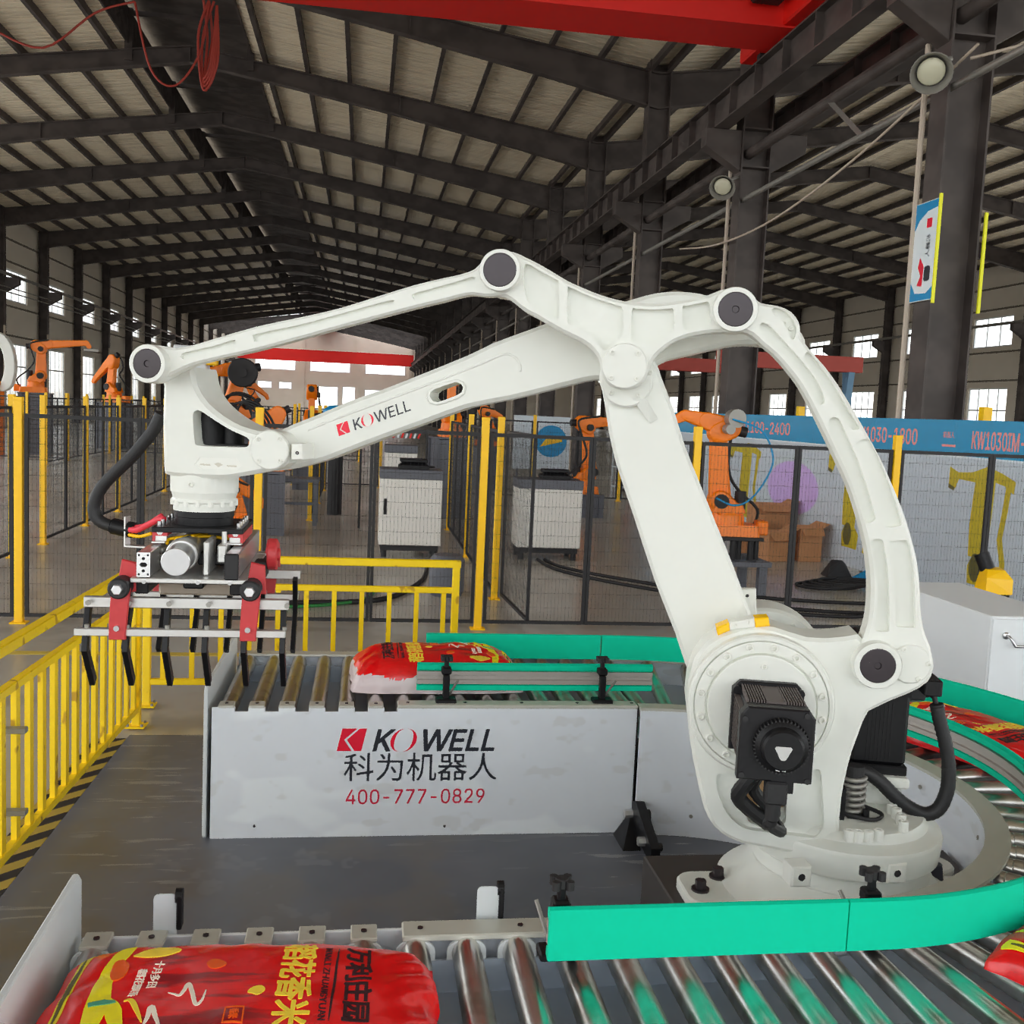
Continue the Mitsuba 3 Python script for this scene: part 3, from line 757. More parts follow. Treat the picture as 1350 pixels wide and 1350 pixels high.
def guide(path, side, label, clamps=(), base_y=None):
    """a green plastic strip on an aluminium channel; side = +1 when the back (channel, clamps) lies right of travel"""
    g = thing('guide_rail', label, 'guide rail')
    s = side; zc = (ZG0 + ZG1) / 2
    put(g, 'strip', path_extrude(path, [(0, ZG0), (0, ZG1), (s * .012, ZG1 + .004), (s * .03, ZG1 - .004), (s * .03, ZG1 - .028), (s * .014, ZG1 - .034), (s * .014, ZG0 + .034), (s * .03, ZG0 + .028), (s * .03, ZG0 + .004), (s * .012, ZG0 - .002)]), 'guide_green', 30)
    put(g, 'channel', path_extrude(path, [(s * .016, zc - .032), (s * .016, zc + .032), (s * .034, zc + .032), (s * .034, zc + .012), (s * .024, zc + .008), (s * .024, zc - .008), (s * .034, zc - .012), (s * .034, zc - .032)]), 'alu_profile')
    for (x, y, nx, ny) in clamps: clamp(g, x, y, nx, ny)
    return g
def clamp(g, x, y, nx, ny):
    """black clamp: foot on the frame, bracket, threaded rod and four-lobed hand knob; n points from the strip to the frame edge"""
    a = math.atan2(ny, nx)
    at = lambda m: move(m, (x, y, 0), rz=a)
    c = put(g, 'clamp', [at(m) for m in (box(-.02 + .06, .05 + .06, -.05, .05, .664, .686, .006), box(.055, .085, -.016, .016, .68, .80, .004), box(.028, .075, -.024, .024, .80, .835, .006), cyl((.05, 0, .83), (.05, 0, .865), .012, 10))], 'black')
    lobe = lambda t: hull([[*q, z] for q in circle(.05 + .026 * math.cos(t), .026 * math.sin(t), .011, 10) for z in (.867, .890)])
    put(c, 'knob', [at(cyl((.05, 0, .865), (.05, 0, .892), .019, 14, c=.003))] + [at(lobe(t)) for t in np.radians([45, 135, 225, 315])], 'black_matte')
    put(c, 'rod', [at(cyl((.06, .02, .70), (.135, .05, .79), .006, 8))], 'galv')
def line(x0, y0, x1, y1, n=2): return np.stack([np.linspace(x0, x1, n), np.linspace(y0, y1, n)], 1)
yn = 2.45
guide(line(.508, yn, 1.318, yn), -1, 'near straight green guide strip in the foreground', [(.55, yn + .02, 0, 1)])
guide(np.vstack([line(1.322, yn, 1.37, yn), arc(UX, UY, UY - yn, -88, -20, 30)]), -1, 'near green guide strip curving away at the lower right', [(1.42, yn + .03, .05, 1)])
guide(np.array(arc(UX, UY, 1.21, -18, 62, 30)), -1, 'inner curved green guide strip right of the robot, in front of the red bag', [])
yf = 4.995
guide(line(1.50, yf, .30, yf, 2), -1, 'far green guide strip with aluminium channel in front of the red rice bag', [(.44, yf - .02, 0, -1), (1.225, yf - .02, 0, -1)])
yo = 5.64
guide(line(1.385, yo, .385, yo), 1, 'back green guide strip behind the red rice bag', [])
guide(np.vstack([arc(UX, UY, yo - UY, 48, 86, 20), line(1.40, yo, 1.392, yo)]), 1, 'back green guide strip behind the robot column', [])
guide(np.array(arc(UX, UY, 1.80, -12, 46, 26)), 1, 'outer green guide strip below the white cabinet on the right', [])

# sensor plates on the near unit
for x, lab in ((-.475, 'white sensor plate with black sensor on the near conveyor, left one'), (.41, 'white sensor plate with black sensor beside the near green guide')):
    g = thing('sensor_bracket', lab, 'sensor')
    put(g, 'plate', extrude(rrect(x - .05, x + .012, .60, .752, .014), 2.765, 2.770), 'plate')
    put(g, 'sensor', [box(x + .012, x + .026, 2.752, 2.79, .655, .752, .003), cyl((x + .008, 2.772, .745), (x + .026, 2.772, .745), .02, 14)], 'black')
    put(g, 'bracket', box(x - .04, x + .01, 2.741, 2.765, .60, .64), 'plate')

# ------------------------------------------------------------------ rice bags
def bag_height(u, v, L, W, H, seed):
    """height of the bag's top above its bottom at u along, v across"""
    a, b = np.abs(2 * u / L), np.abs(2 * v / W)
    e = np.clip(1 - a ** 5, 0, 1) ** .5 * np.clip(1 - b ** 4, 0, 1) ** .42
    q = np.stack([u * 9, v * 9, 0 * u + seed], -1)
    r = np.stack([u * 4 + v * 3, (v - u) * 16, 0 * u + seed], -1)
    wr = (meshkit.fbm(q, 3, 3) - .5) * .022 + (np.abs(meshkit.noise(r, 5) - .5) - .25) * .016 * (.35 + a ** 2)
    return H * (.10 + .90 * e) + wr * (e > .02)
def bag_mesh(L, W, H, seed, nu=72, nv=44):
    s = np.sin(np.linspace(-np.pi / 2, np.pi / 2, nu)) * .5 + np.linspace(-.5, .5, nu) * .0
    us = np.linspace(-.5, .5, nu) * .45 + s * .55; vs = np.sin(np.linspace(-np.pi / 2, np.pi / 2, nv)) * .5
    U, Vv = np.meshgrid(us * L, vs * W, indexing='ij')
    ed = (meshkit.noise(np.stack([U * 14, Vv * 14, 0 * U + seed], -1), 8) - .5) * .022
    pin = 1 - .10 * np.abs(2 * U / L) ** 6
    X = U + ed * (np.abs(2 * U / L) > .9); Yv = Vv * pin + ed * .5 * (np.abs(2 * Vv / W) > .9)
    top = bag_height(U, Vv, L, W, H, seed)
    low = .055 * H + (.62 if seed == 11 else .25) * H * (1 - np.clip(1 - np.abs(2 * Vv / W) ** 8, 0, 1) ** .5) + .2 * H * (np.abs(2 * U / L) ** 10)
    low = np.minimum(low, top - .004)
    V = np.vstack([np.stack([X, Yv, top], -1).reshape(-1, 3), np.stack([X, Yv, low], -1).reshape(-1, 3)])
    uv = np.vstack([np.stack([U / L + .5, Vv / W + .5], -1).reshape(-1, 2)] * 2)
    i = np.arange(nu * nv).reshape(nu, nv); F = []
    a, b, c, d = i[:-1, :-1].ravel(), i[1:, :-1].ravel(), i[1:, 1:].ravel(), i[:-1, 1:].ravel()
    F += [np.stack([a, b, c], 1), np.stack([a, c, d], 1)]; o = nu * nv
    F += [np.stack([a, c, b], 1) + o, np.stack([a, d, c], 1) + o]
    rim = np.concatenate([i[:, 0], i[-1, 1:], i[-2::-1, -1], i[0, -2:0:-1]]); nx = np.roll(rim, -1)
    F += [np.stack([rim, rim + o, nx + o], 1), np.stack([rim, nx + o, nx], 1)]
    return (V, np.vstack(F)), uv
def drape(ms, L, W, H, seed, up=.0016, xf=None):
    v, f = merge(ms) if isinstance(ms, list) else ms
    t = trimesh.Trimesh(v, f, process=False)
    t = t.subdivide_to_size(.022, max_iter=12) if hasattr(t, 'subdivide_to_size') else t
    v, f = np.array(t.vertices), np.array(t.faces)
    u, w = v[:, 0], v[:, 1]; pin = 1 - .10 * np.abs(2 * u / L) ** 6
    z = bag_height(u, w, L, W, H, seed)
    return np.column_stack([u, w * pin, z + up * (v[:, 2] > .0005) - .001 * (v[:, 2] <= .0005)]), f
# artwork of the bag, laid out on its top face (bag length along x, width along y)
BLOC, BRZ = (-.235, 2.27, ZT - .012), -.03
def on_bag(p):
    q = np.asarray(p, float) - BLOC[:2]; c, n = math.cos(-BRZ), math.sin(-BRZ)
    return [(float(c * x - n * y), float(n * x + c * y)) for x, y in q]
def span(p):             # start right, start left, end right, end left -> x0, x1, y start, y end
    a = on_bag(p); return (a[1][0] + a[3][0]) / 2, (a[0][0] + a[2][0]) / 2, (a[0][1] + a[1][1]) / 2, (a[2][1] + a[3][1]) / 2
ART = {'title': span([(-0.066, 2.456), (-0.144, 2.46), (-0.086, 2.122), (-0.171, 2.128)]), 'name': span([(0.068, 2.426), (0.001, 2.43), (0.045, 2.132), (-0.017, 2.137)]),
       'verse1': span([(-0.418, 2.38), (-0.444, 2.382), (-0.425, 2.282), (-0.445, 2.283)]), 'verse2': span([(-0.457, 2.35), (-0.477, 2.351), (-0.453, 2.245), (-0.476, 2.246)]),
       'plume': on_bag([(-0.503, 2.433), (-0.483, 2.446), (-0.454, 2.461), (-0.427, 2.456), (-0.394, 2.431), (-0.407, 2.413), (-0.44, 2.405), (-0.476, 2.411), (-0.497, 2.422)]),
       'stem': on_bag([(-0.519, 2.508), (-0.51, 2.508), (-0.506, 2.472), (-0.516, 2.413), (-0.522, 2.357), (-0.522, 2.304), (-0.513, 2.252), (-0.496, 2.233), (-0.477, 2.197), (-0.463, 2.141), (-0.464, 2.094), (-0.489, 2.135), (-0.51, 2.183), (-0.514, 2.15), (-0.506, 2.092), (-0.542, 2.094), (-0.553, 2.153), (-0.56, 2.214), (-0.562, 2.294), (-0.56, 2.363), (-0.549, 2.429), (-0.536, 2.475)]),
       'spot': on_bag([(-0.538, 2.352), (-0.537, 2.398), (-0.521, 2.407), (-0.502, 2.379), (-0.5, 2.34), (-0.511, 2.315), (-0.526, 2.316)]), 'disc': on_bag([(-0.325, 2.358), (-0.315, 2.377), (-0.294, 2.376), (-0.28, 2.358), (-0.291, 2.339), (-0.311, 2.337)]),
       'teal': on_bag([(-0.556, 2.231), (-0.523, 2.241), (-0.501, 2.236), (-0.496, 2.224), (-0.525, 2.221), (-0.552, 2.217)]), 'leaf': on_bag([(-0.22, 2.241), (-0.208, 2.258), (-0.19, 2.26), (-0.182, 2.244), (-0.195, 2.227), (-0.209, 2.234)]),
       'rib1': on_bag([(-0.393, 2.258), (-0.368, 2.239), (-0.359, 2.253), (-0.353, 2.28), (-0.34, 2.249), (-0.325, 2.204), (-0.314, 2.218), (-0.311, 2.253)]),
       'rib2': on_bag([(-0.48, 2.226), (-0.466, 2.228), (-0.449, 2.198), (-0.427, 2.149)]), 'rib3': on_bag([(-0.422, 2.138), (-0.418, 2.165), (-0.417, 2.199), (-0.401, 2.164), (-0.384, 2.125)]),
       'banner': on_bag([(-0.636, 2.501), (-0.625, 2.504), (-0.601, 2.488), (-0.608, 2.426), (-0.61, 2.354), (-0.609, 2.297), (-0.61, 2.232), (-0.615, 2.168), (-0.637, 2.183), (-0.631, 2.245), (-0.629, 2.32), (-0.632, 2.397), (-0.634, 2.465)]),
       'bline': on_bag([(-0.619, 2.475), (-0.62, 2.41), (-0.621, 2.338), (-0.621, 2.274), (-0.624, 2.199)]), 'seal': on_bag([(-0.261, 2.188), (-0.219, 2.185), (-0.218, 2.132), (-0.262, 2.135)])}
def bag(label, loc, rz, L, W, H, seed, art=True, bend=0.0, tilt=0.0, pale=False):
    g = thing('rice_bag', label, 'bag')
    tw = lambda m: move(bend_(m), loc, rz=rz, ry=tilt)
    def bend_(m):
        if not bend: return m
        v = m[0].copy(); a = v[:, 0] * bend; r = 1 / bend + v[:, 1]
        v[:, 0], v[:, 1] = r * np.sin(a), r * np.cos(a) - 1 / bend
        return v, m[1]
    m, uv = bag_mesh(L, W, H, seed)
    k = key_for(g + '__sack'); n_ = len(m[0]) // 2
    upper = (m[1] < n_).all(1)
    if pale: upper &= m[0][m[1]][:, :, 2].mean(1) > .52 * H + .012 * np.sin(m[0][m[1]][:, :, 0].mean(1) * 23)
    if pale:
        scene[k] = mikit.ply((tw(m)[0], m[1][upper]), 'm_bag', True, uv=uv)
        k2 = key_for(g + '__underside'); scene[k2] = mikit.ply((tw(m)[0], m[1][~upper]), 'm_bag_clear', True); labels[k2] = {'label': 'pale translucent underside'}
    else: scene[k] = mikit.ply(tw(m), 'm_bag', True, uv=uv)
    cut = lambda poly, d=.002: extrude(poly, 0, d, axis='z')
    P = lambda name, ms, mt, lab=None, up=.0016: put(g, name, tw(drape(ms, L, W, H, seed, up)), mt, label=lab)
    rot = lambda ms, x, y: [move(q, (x, y, 0), rz=-math.pi / 2) for q in ms]
    sx, sy = L / .89, W / .52
    def fit(ms, x0, x1, ya, yb):
        """lettering turned a quarter turn (its top to +x, reading towards -y) and fitted to the rectangle x0..x1, ya (start) .. yb (end)"""
        v, f = merge(ms); lo, hi = v.min(0), v.max(0)
        return np.column_stack([(x0 + (v[:, 1] - lo[1]) / (hi[1] - lo[1]) * (x1 - x0)) * sx, (ya + (v[:, 0] - lo[0]) / (hi[0] - lo[0]) * (yb - ya)) * sy, v[:, 2]]), f
    sc = lambda p: [(x * sx, y * sy) for x, y in p]
    def ribbon(pts, w):
        c = catmull(pts, 6); t = np.gradient(c, axis=0); t /= np.linalg.norm(t, axis=1, keepdims=True) + 1e-9
        n = np.stack([-t[:, 1], t[:, 0]], 1); ww = w * np.sin(np.linspace(.25, np.pi - .25, len(c)))[:, None]
        return cut(sc(np.vstack([c + n * ww, (c - n * ww)[::-1]])))
    A = ART
    P('title_print', fit(cjk('稻花香米', .1, .002), *A['title']), 'bag_yellow', 'large yellow characters')
    P('name_print', fit(cjk('万利庄园', .1, .002), *A['name']), 'bag_black', 'black characters')
    P('name_line', [ribbon([(A['name'][0] - .018, A['name'][2]), (A['name'][0] - .022, 0), (A['name'][0] - .026, A['name'][3])], .003), fit([latin('WANLI ZHUANGYUAN', .018, .002)], A['name'][0] - .050, A['name'][0] - .034, A['name'][2], A['name'][3])], 'bag_black')
    P('verse_print', fit(cjk('十月多田', .034, .002), *A['verse1']), 'bag_pale', 'small pale characters')
    P('verse_print', fit(cjk('稻花飘香', .034, .002), *A['verse2']), 'bag_pale', 'small pale characters')
    P('flourish_print', [cut(sc(A['stem']))], 'bag_gold', 'yellow brush flourish')
    P('flourish_print', [cut(sc(catmull(A['plume'], 3, True)))], 'bag_yellow', 'yellow plume', .0022)
    P('flourish_print', [cut(sc(catmull(A['spot'], 3, True)))], 'bag_orange', 'orange spot', .0030)
    P('flourish_print', [cut(sc(catmull(A['disc'], 3, True)))], 'bag_orange', 'small orange disc')
    P('flourish_print', [cut(sc(A['teal']))], 'bag_teal', 'teal band', .0034)
    P('leaf_print', [cut(sc(catmull(A['leaf'], 3, True)))], 'bag_yellow', 'small pale leaf')
    P('ribbon_print', ribbon(A['rib1'], .005), 'bag_pale', 'pale curling ribbon')
    P('ribbon_print', ribbon(A['rib2'], .006), 'bag_yellow', 'pale curling ribbon')
    P('ribbon_print', ribbon(A['rib3'], .006), 'bag_pale', 'pale curling ribbon')
    P('side_banner_print', [cut(sc(A['banner']))], 'bag_gold', 'yellow printed banner')
    P('side_banner_print', [ribbon(A['bline'], .007)], 'print_olive', 'darker lettering band of the banner', .0028)
    q = A['seal']
    P('seal_print', [extrude(sc(q), 0, .002, holes=[sc([(sum(x for x, _ in q) / 4 * .16 + .84 * x, sum(y for _, y in q) / 4 * .16 + .84 * y) for x, y in q])], axis='z'), fit(cjk('香米', .02, .002), min(x for x, _ in q) + .012, max(x for x, _ in q) - .012, max(y for _, y in q) - .012, min(y for _, y in q) + .012)], 'bag_orange', 'small orange seal')
    return g
bag('red printed rice bag lying on the near conveyor, large in the foreground', BLOC, BRZ, .90, .54, .125, 3)
g = bag('red rice bag with pale underside on the far conveyor under the gripper', (.415, 5.33, ZT - .012), .02 + math.pi, .88, .56, .185, 11, pale=True)
bag('red rice bag curving round the bend on the right, beside the white cabinet', (UX + 1.5 * math.cos(math.radians(18)), UY + 1.5 * math.sin(math.radians(18)), ZT - .012), math.radians(18 - 84), .88, .50, .125, 19, bend=.62)
bag('red rice bag tip at the right edge of the photo on the near bend', (2.155, 2.43, ZT - .012), math.radians(27), .80, .44, .12, 23)

# ------------------------------------------------------------------ yellow railings
def railing(label, p0, p1, posts, n_bal, z_top=1.05, z_mid=.86, z_low=.13, bal_w=.032):
    """yellow square-tube railing along p0 -> p1: posts at the given fractions, top, middle and bottom rails, flat balusters"""
    g = thing('yellow_railing', label, 'railing')
    p0, p1 = np.array(p0), np.array(p1); d = p1 - p0; L = np.linalg.norm(d); a = math.atan2(d[1], d[0])
    at = lambda m: move(m, (p0[0], p0[1], 0), rz=a)
    put(g, 'top_rail', at(box(0, L, -.025, .025, z_top - .05, z_top, .005)), 'yellow')
    put(g, 'middle_rail', at(box(.02, L - .02, -.02, .02, z_mid - .04, z_mid, .004)), 'yellow')
    put(g, 'bottom_rail', at(box(.02, L - .02, -.02, .02, z_low - .04, z_low, .004)), 'yellow')
    for t in posts:
        x = t * L
        q = put(g, 'post', [at(box(x - .025, x + .025, -.025, .025, .011, z_top - .04, .004)), at(box(x - .06, x + .06, -.06, .06, .011, .022, .003))], 'yellow')
        put(q, 'bolt', [at(cyl((x + sx * .043, sy * .043, .022), (x + sx * .043, sy * .043, .036), .009, 8)) for sx in (-1, 1) for sy in (-1, 1)], 'galv')
    for i in range(n_bal):
        x = L * (i + .6) / (n_bal + .2)
        if min(abs(x - t * L) for t in posts) < .05: continue
        put(g, 'baluster', at(box(x - bal_w / 2, x + bal_w / 2, -.012, .012, z_low - .02, z_mid - .02)), 'yellow')
    return g
g = railing('yellow steel railing running along the left side of the cell', (-1.545, 2.2), (-1.362, 6.60), (.02, .25, .994), 27, z_low=.15, bal_w=.045)
for z in (.30, .66): put(g, 'hinge_clip', box(-1.47, -1.375, 4.46, 4.50, z - .012, z + .012, .003), 'galv')
railing('yellow steel railing across the back of the cell behind the far conveyor', (-1.40, 7.02), (.70, 7.02), (.004, .985), 11, z_low=.20)

# ------------------------------------------------------------------ big white cabinet on the right
g = thing('white_cabinet', 'large pale metal cabinet with a chrome bar handle, right of the robot', 'cabinet')
put(g, 'body', box(3.78, 4.34, 5.60, 6.84, .03, 1.0, .006), 'big_cabinet')
put(g, 'plinth', box(3.81, 4.31, 5.63, 6.81, 0.001, .03), 'black_matte')
put(g, 'door', box(3.785, 4.335, 5.586, 5.60, .06, .985, .004), 'big_cabinet')
hx0, hx1, hzz = 3.872, 4.10, .855
put(g, 'handle', [tube([(hx0, 5.59, hzz + .03), (hx0, 5.55, hzz + .03), (hx0 + .01, 5.535, hzz + .01), (hx0 + .03, 5.53, hzz - .02), (hx0 + .05, 5.53, hzz - .025), (hx1, 5.53, hzz - .025), (hx1 + .02, 5.53, hzz - .02), (hx1 + .04, 5.55, hzz + .03), (hx1 + .04, 5.59, hzz + .03)], .0085, 10), lathe((hx0, 5.586, hzz + .03), (0, -1, 0), [(0, .022), (.01, .022), (.016, .013), (.016, 0)], 16)], 'chrome', 40, label='chrome bar handle')

# ================================================================== THE WHITE PALLETISING ROBOT
rb = thing('palletizing_robot', 'large cream-white palletising robot with black gripper forks, centre of the cell', 'robot')
RX, RY = 1.744, 3.34
def cat(p, m=4): return [tuple(q) for q in catmull(p, m, True)]
def cover(name, c, y0, d, m='white', bolts=4, ph=45, rb_=.8, parent=rb, br=.009, n=36, ch=.004):
    """round cover facing -y with cap screws; c = (x, z, radius)"""
    x, z, r = c
    k = put(parent, name, cyl((x, y0, z), (x, y0 - d, z), r, n, c=ch), m, 35)
    for i in range(bolts):
        t = math.radians(ph + 360 * i / bolts)
        bolt(k, x + r * rb_ * math.cos(t), y0 - d, z + r * rb_ * math.sin(t), br) if k.count('__') < 2 else None
    return k
def bolt(parent, x, y, z, r=.009, m='white_flat'):
    put(parent, 'bolt', [lathe((x, y + .001, z), (0, -1, 0), [(0, r), (r * .9, r), (r * 1.05, r * .85), (r * 1.05, r * .55), (r * .15, r * .5), (r * .15, 0)], 14)], m, 40)

# pedestal and foot
ped = Polygon([(1.13, 2.86), (2.42, 2.86), (2.42, 3.72), (1.13, 3.72)]).intersection(Point(UX, UY).buffer(.99, 48))
put(rb, 'pedestal', extrude(np.array(ped.exterior.coords)[:-1], .012, .40, .006, axis='z'), 'pedestal', label='dark steel pedestal block')
foot = unary_union([Point(RX, RY).buffer(.40, 32)] + [Polygon(rrect(-.07, .60, -.13, .13, .07)).__class__([(RX + u * math.cos(t) - v * math.sin(t), RY + u * math.sin(t) + v * math.cos(t)) for u, v in rrect(-.07, .575, -.13, .13, .07, 6)]) for t in np.radians([178, 26, -8, 205, 300])])
foot = foot.intersection(Point(UX, UY).buffer(.98, 48)).buffer(-.01).buffer(.01)
put(rb, 'foot_plate', extrude(np.array(foot.exterior.coords)[:-1], .40, .445, .008, axis='z'), 'white')
for x, y in ((1.228, 3.334), (1.326, 3.429), (2.30, 3.33), (2.24, 3.57)):
    put(rb, 'anchor_bolt', [cyl((x, y, .445), (x, y, .452), .032, 18), cyl((x, y, .452), (x, y, .482), .020, 6)], 'cap_dark', label='dark anchor bolt')
put(rb, 'leveller', [cyl((2.139, 3.372, .445), (2.139, 3.372, .505), .034, 18, .026), cyl((2.139, 3.372, .505), (2.139, 3.372, .60), .010, 10)], 'rubber_blue', 30)
put(rb, 'base_column', lathe((RX, RY, 0), (0, 0, 1), [(.44, 0), (.44, .43), (.455, .40), (.49, .345), (.54, .312), (.545, .306), (.55, .306), (.56, .300), (.60, .290), (.61, .285), (.61, 0)], 56), 'white', 30)
put(rb, 'turntable', lathe((RX, RY, 0), (0, 0, 1), [(.605, 0), (.605, .318), (.615, .328), (.69, .336), (.705, .330), (.712, .31), (.722, .285), (.745, .275), (.752, .268), (.752, 0)], 64), 'white', 30)
for (x, y, z) in (([(1.428, 0.707)][0][0], 2.985, .660), ([(1.776, 0.643)][0][0], 3.02, .648)):
    q = put(rb, 'stop_block', [hull([(x + a, y + b, z + c) for a in (-.034, .034) for b in (-.012, .05) for c in (-.034, .034)] + [(x + a, y - .018, z + c) for a in (-.028, .028) for c in (-.028, .028)])], 'white_flat')
    put(q, 'bolt_hole', cyl((x, y - .0185, z), (x, y - .006, z), .012, 16), 'black_matte')
CAPM = lathe((0, 0, 0), (0, 0, 1), [(0, .017), (.034, .017), (.036, .0145), (.036, .009), (.02, .009), (.02, 0)], 16)
capd = mikit.ply(CAPM, 'm_white_flat', 40)
for x, y in [(1.61, 3.031), (1.64, 3.024), (1.674, 3.023), (1.714, 3.033), (1.878, 3.247), (1.873, 3.206), (1.861, 3.154), (1.838, 3.097)]:
    k = key_for(rb + '__turntable__cap_screw')
    scene[k] = {**capd, 'to_world': T().translate([x, y, .752])}

# the column and the arm are turned by 15 degrees about the base axis; they are laid out in an upright plane of their own
YAW = math.radians(-15)
def turned(m):
    v, f = move((np.asarray(m[0], float) - [RX, RY, 0], m[1]), (RX, RY, 0), rz=YAW)
    return v, f
ARRANGE[0] = turned

# frame (front cheek of the rotating column)
YC = 3.08
FR = [(1.161, 1.089), (1.15, 1.154), (1.153, 1.232), (1.168, 1.304), (1.2, 1.358), (1.248, 1.394), (1.308, 1.417), (1.372, 1.429), (1.424, 1.425), (1.469, 1.413), (1.528, 1.399), (1.594, 1.4), (1.652, 1.41), (1.692, 1.421), (1.721, 1.387), (1.737, 1.399), (1.761, 1.403), (1.809, 1.401), (1.864, 1.404), (1.895, 1.4), (1.92, 1.382), (1.934, 1.357), (1.939, 1.33), (1.934, 1.299), (1.924, 1.278), (1.9, 1.256), (1.87, 1.237), (1.805, 1.203), (1.745, 1.166), (1.729, 1.128), (1.716, 1.077), (1.702, 1.025), (1.692, 0.969), (1.684, 0.909), (1.68, 0.859), (1.679, 0.793), (1.682, 0.741), (1.687, 0.707), (1.698, 0.687), (1.546, 0.656), (1.478, 0.665), (1.42, 0.671), (1.367, 0.676), (1.328, 0.688), (1.297, 0.704), (1.27, 0.726), (1.249, 0.753), (1.231, 0.789), (1.218, 0.83), (1.198, 0.902), (1.182, 0.965), (1.17, 1.032)]
FRs = FR
frame = extrude(FRs, YC, YC + .17, .012)
pk = [(1.264, 0.898), (1.273, 0.912), (1.296, 0.919), (1.452, 0.941), (1.561, 0.947), (1.594, 0.958), (1.608, 0.938), (1.618, 0.866), (1.627, 0.775), (1.615, 0.737), (1.594, 0.722), (1.517, 0.722), (1.442, 0.726), (1.378, 0.73), (1.334, 0.753), (1.304, 0.785), (1.278, 0.835)]
pocket = extrude(cat(pk, 3), YC - .05, YC + .03)
hole = extrude(cat([(1.372, 0.87), (1.38, 0.897), (1.434, 0.91), (1.487, 0.907), (1.501, 0.877), (1.508, 0.772), (1.498, 0.744), (1.452, 0.727), (1.403, 0.738), (1.379, 0.76)], 3), YC - .1, YC + .085)
put(rb, 'frame', sub(frame, pocket, hole), 'white', 30)
put(rb, 'cable_hole', extrude(cat([(1.377, 0.871), (1.385, 0.893), (1.434, 0.905), (1.482, 0.901), (1.496, 0.876), (1.503, 0.771), (1.493, 0.749), (1.451, 0.732), (1.408, 0.744), (1.384, 0.76)], 3), YC + .072, YC + .084), 'wood', label='brownish inside of the cable opening')
# back cheek and floor of the rotating column, seen past the front cheek
put(rb, 'frame', [extrude(cat([(1.265, 1), (1.254, 1.175), (1.318, 1.267), (1.427, 1.309), (1.538, 1.297), (1.613, 1.202), (1.685, 0.976), (1.761, 0.69), (1.809, 0.606), (1.505, 0.563), (1.358, 0.653)], 4), 3.50, 3.60, .01), box(1.30, RX - .10, 3.14, 3.56, .735, .79, .01)], 'white', 30)
# big gearbox cover with ring of cap screws
gx, gz, gr = (1.391, 1.166, 0.241)
hub = lathe((gx, YC + .02, gz), (0, -1, 0), [(0, gr * 1.0), (.035, gr), (.045, gr * .985), (.050, gr * .96), (.050, gr * .918), (.038, gr * .915), (.038, gr * .900), (.052, gr * .897), (.054, gr * .760), (.042, gr * .752), (.042, gr * .735), (.066, gr * .725), (.068, gr * .70), (.068, 0)], 72)
hubk = put(rb, 'gearbox_cover', hub, 'white', 25)
for i in range(16):
    t = math.radians(14 + 22.5 * i)
    bolt(hubk, gx + gr * .83 * math.cos(t), YC - .032, gz + gr * .83 * math.sin(t), .0125)
bolt(hubk, *(lambda p: (p[0], YC - .046, p[1]))([(1.391, 1.304)][0]), .010)

# lower arm
YA0, YA1 = 3.21, 3.36
la = [(0.795, 2.229), (0.808, 2.181), (0.825, 2.106), (0.84, 2.034), (0.862, 1.957), (0.884, 1.895), (0.941, 1.751), (1.024, 1.536), (1.105, 1.357), (1.151, 1.239), (1.194, 1.175), (1.302, 1.116), (1.432, 1.112), (1.473, 1.263), (1.403, 1.351), (1.358, 1.444), (1.289, 1.603), (1.217, 1.756), (1.149, 1.901), (1.099, 2.01), (1.059, 2.117), (1.006, 2.238), (0.988, 2.28), (0.945, 2.325), (0.877, 2.348), (0.817, 2.312)]
arm = extrude(cat(la, 2), YA0, YA1, .012)
put(rb, 'lower_arm', arm, 'white', 30)
wb = [(0.908, 2.164), (0.962, 2.159), (1.002, 2.096), (0.977, 2.077)]
put(rb, 'arm_boss', hull([(x, YA0 + .01, z) for x, z in wb] + [(x, YA0 - .034, z) for x, z in wb[:2]] + [(x, YA0 - .006, z) for x, z in wb[2:]]), 'white', label='wedge-shaped rib')
# rear motor housing and bracket behind the arm foot
mx, mz_, mr = (1.444, 1.177, 0.249)
put(rb, 'rear_housing', lathe((mx, 3.64, mz_), (0, -1, 0), [(0, 0), (0, mr * .98), (.02, mr), (.20, mr), (.215, mr * .96), (.215, 0)], 56), 'white', 30)
for t in (20, 42, 64): bolt(rb + '__rear_housing', mx + mr * .86 * math.cos(math.radians(t)), 3.424, mz_ + mr * .86 * math.sin(math.radians(t)), .010)
q = put(rb, 'lug', extrude([(1.329, 1.502), (1.39, 1.506), (1.395, 1.437), (1.408, 1.358), (1.328, 1.352)], 3.365, 3.40, .004), 'white_flat')
lx_, lz_ = [(1.36, 1.479)][0]
put(q, 'hole', cyl((lx_, 3.366, lz_), (lx_, 3.3635, lz_), .006, 12), 'black_matte')
# end stop: white plate between two yellow buffers on top of the frame
k = put(rb, 'end_stop', extrude([(1.272, 1.433), (1.354, 1.455), (1.36, 1.424), (1.276, 1.408)], 3.075, 3.13, .003), 'white_flat')
for p in [(1.295, 1.427), (1.336, 1.44)]: bolt(k, p[0], 3.076, p[1], .007)
put(rb, 'buffer', extrude([(1.233, 1.415), (1.272, 1.434), (1.276, 1.408), (1.239, 1.388)], 3.07, 3.14, .004), 'post_yellow', label='yellow rubber buffer')
put(rb, 'buffer', extrude([(1.354, 1.454), (1.399, 1.46), (1.405, 1.432), (1.36, 1.424)], 3.07, 3.14, .004), 'post_yellow', label='yellow rubber buffer')

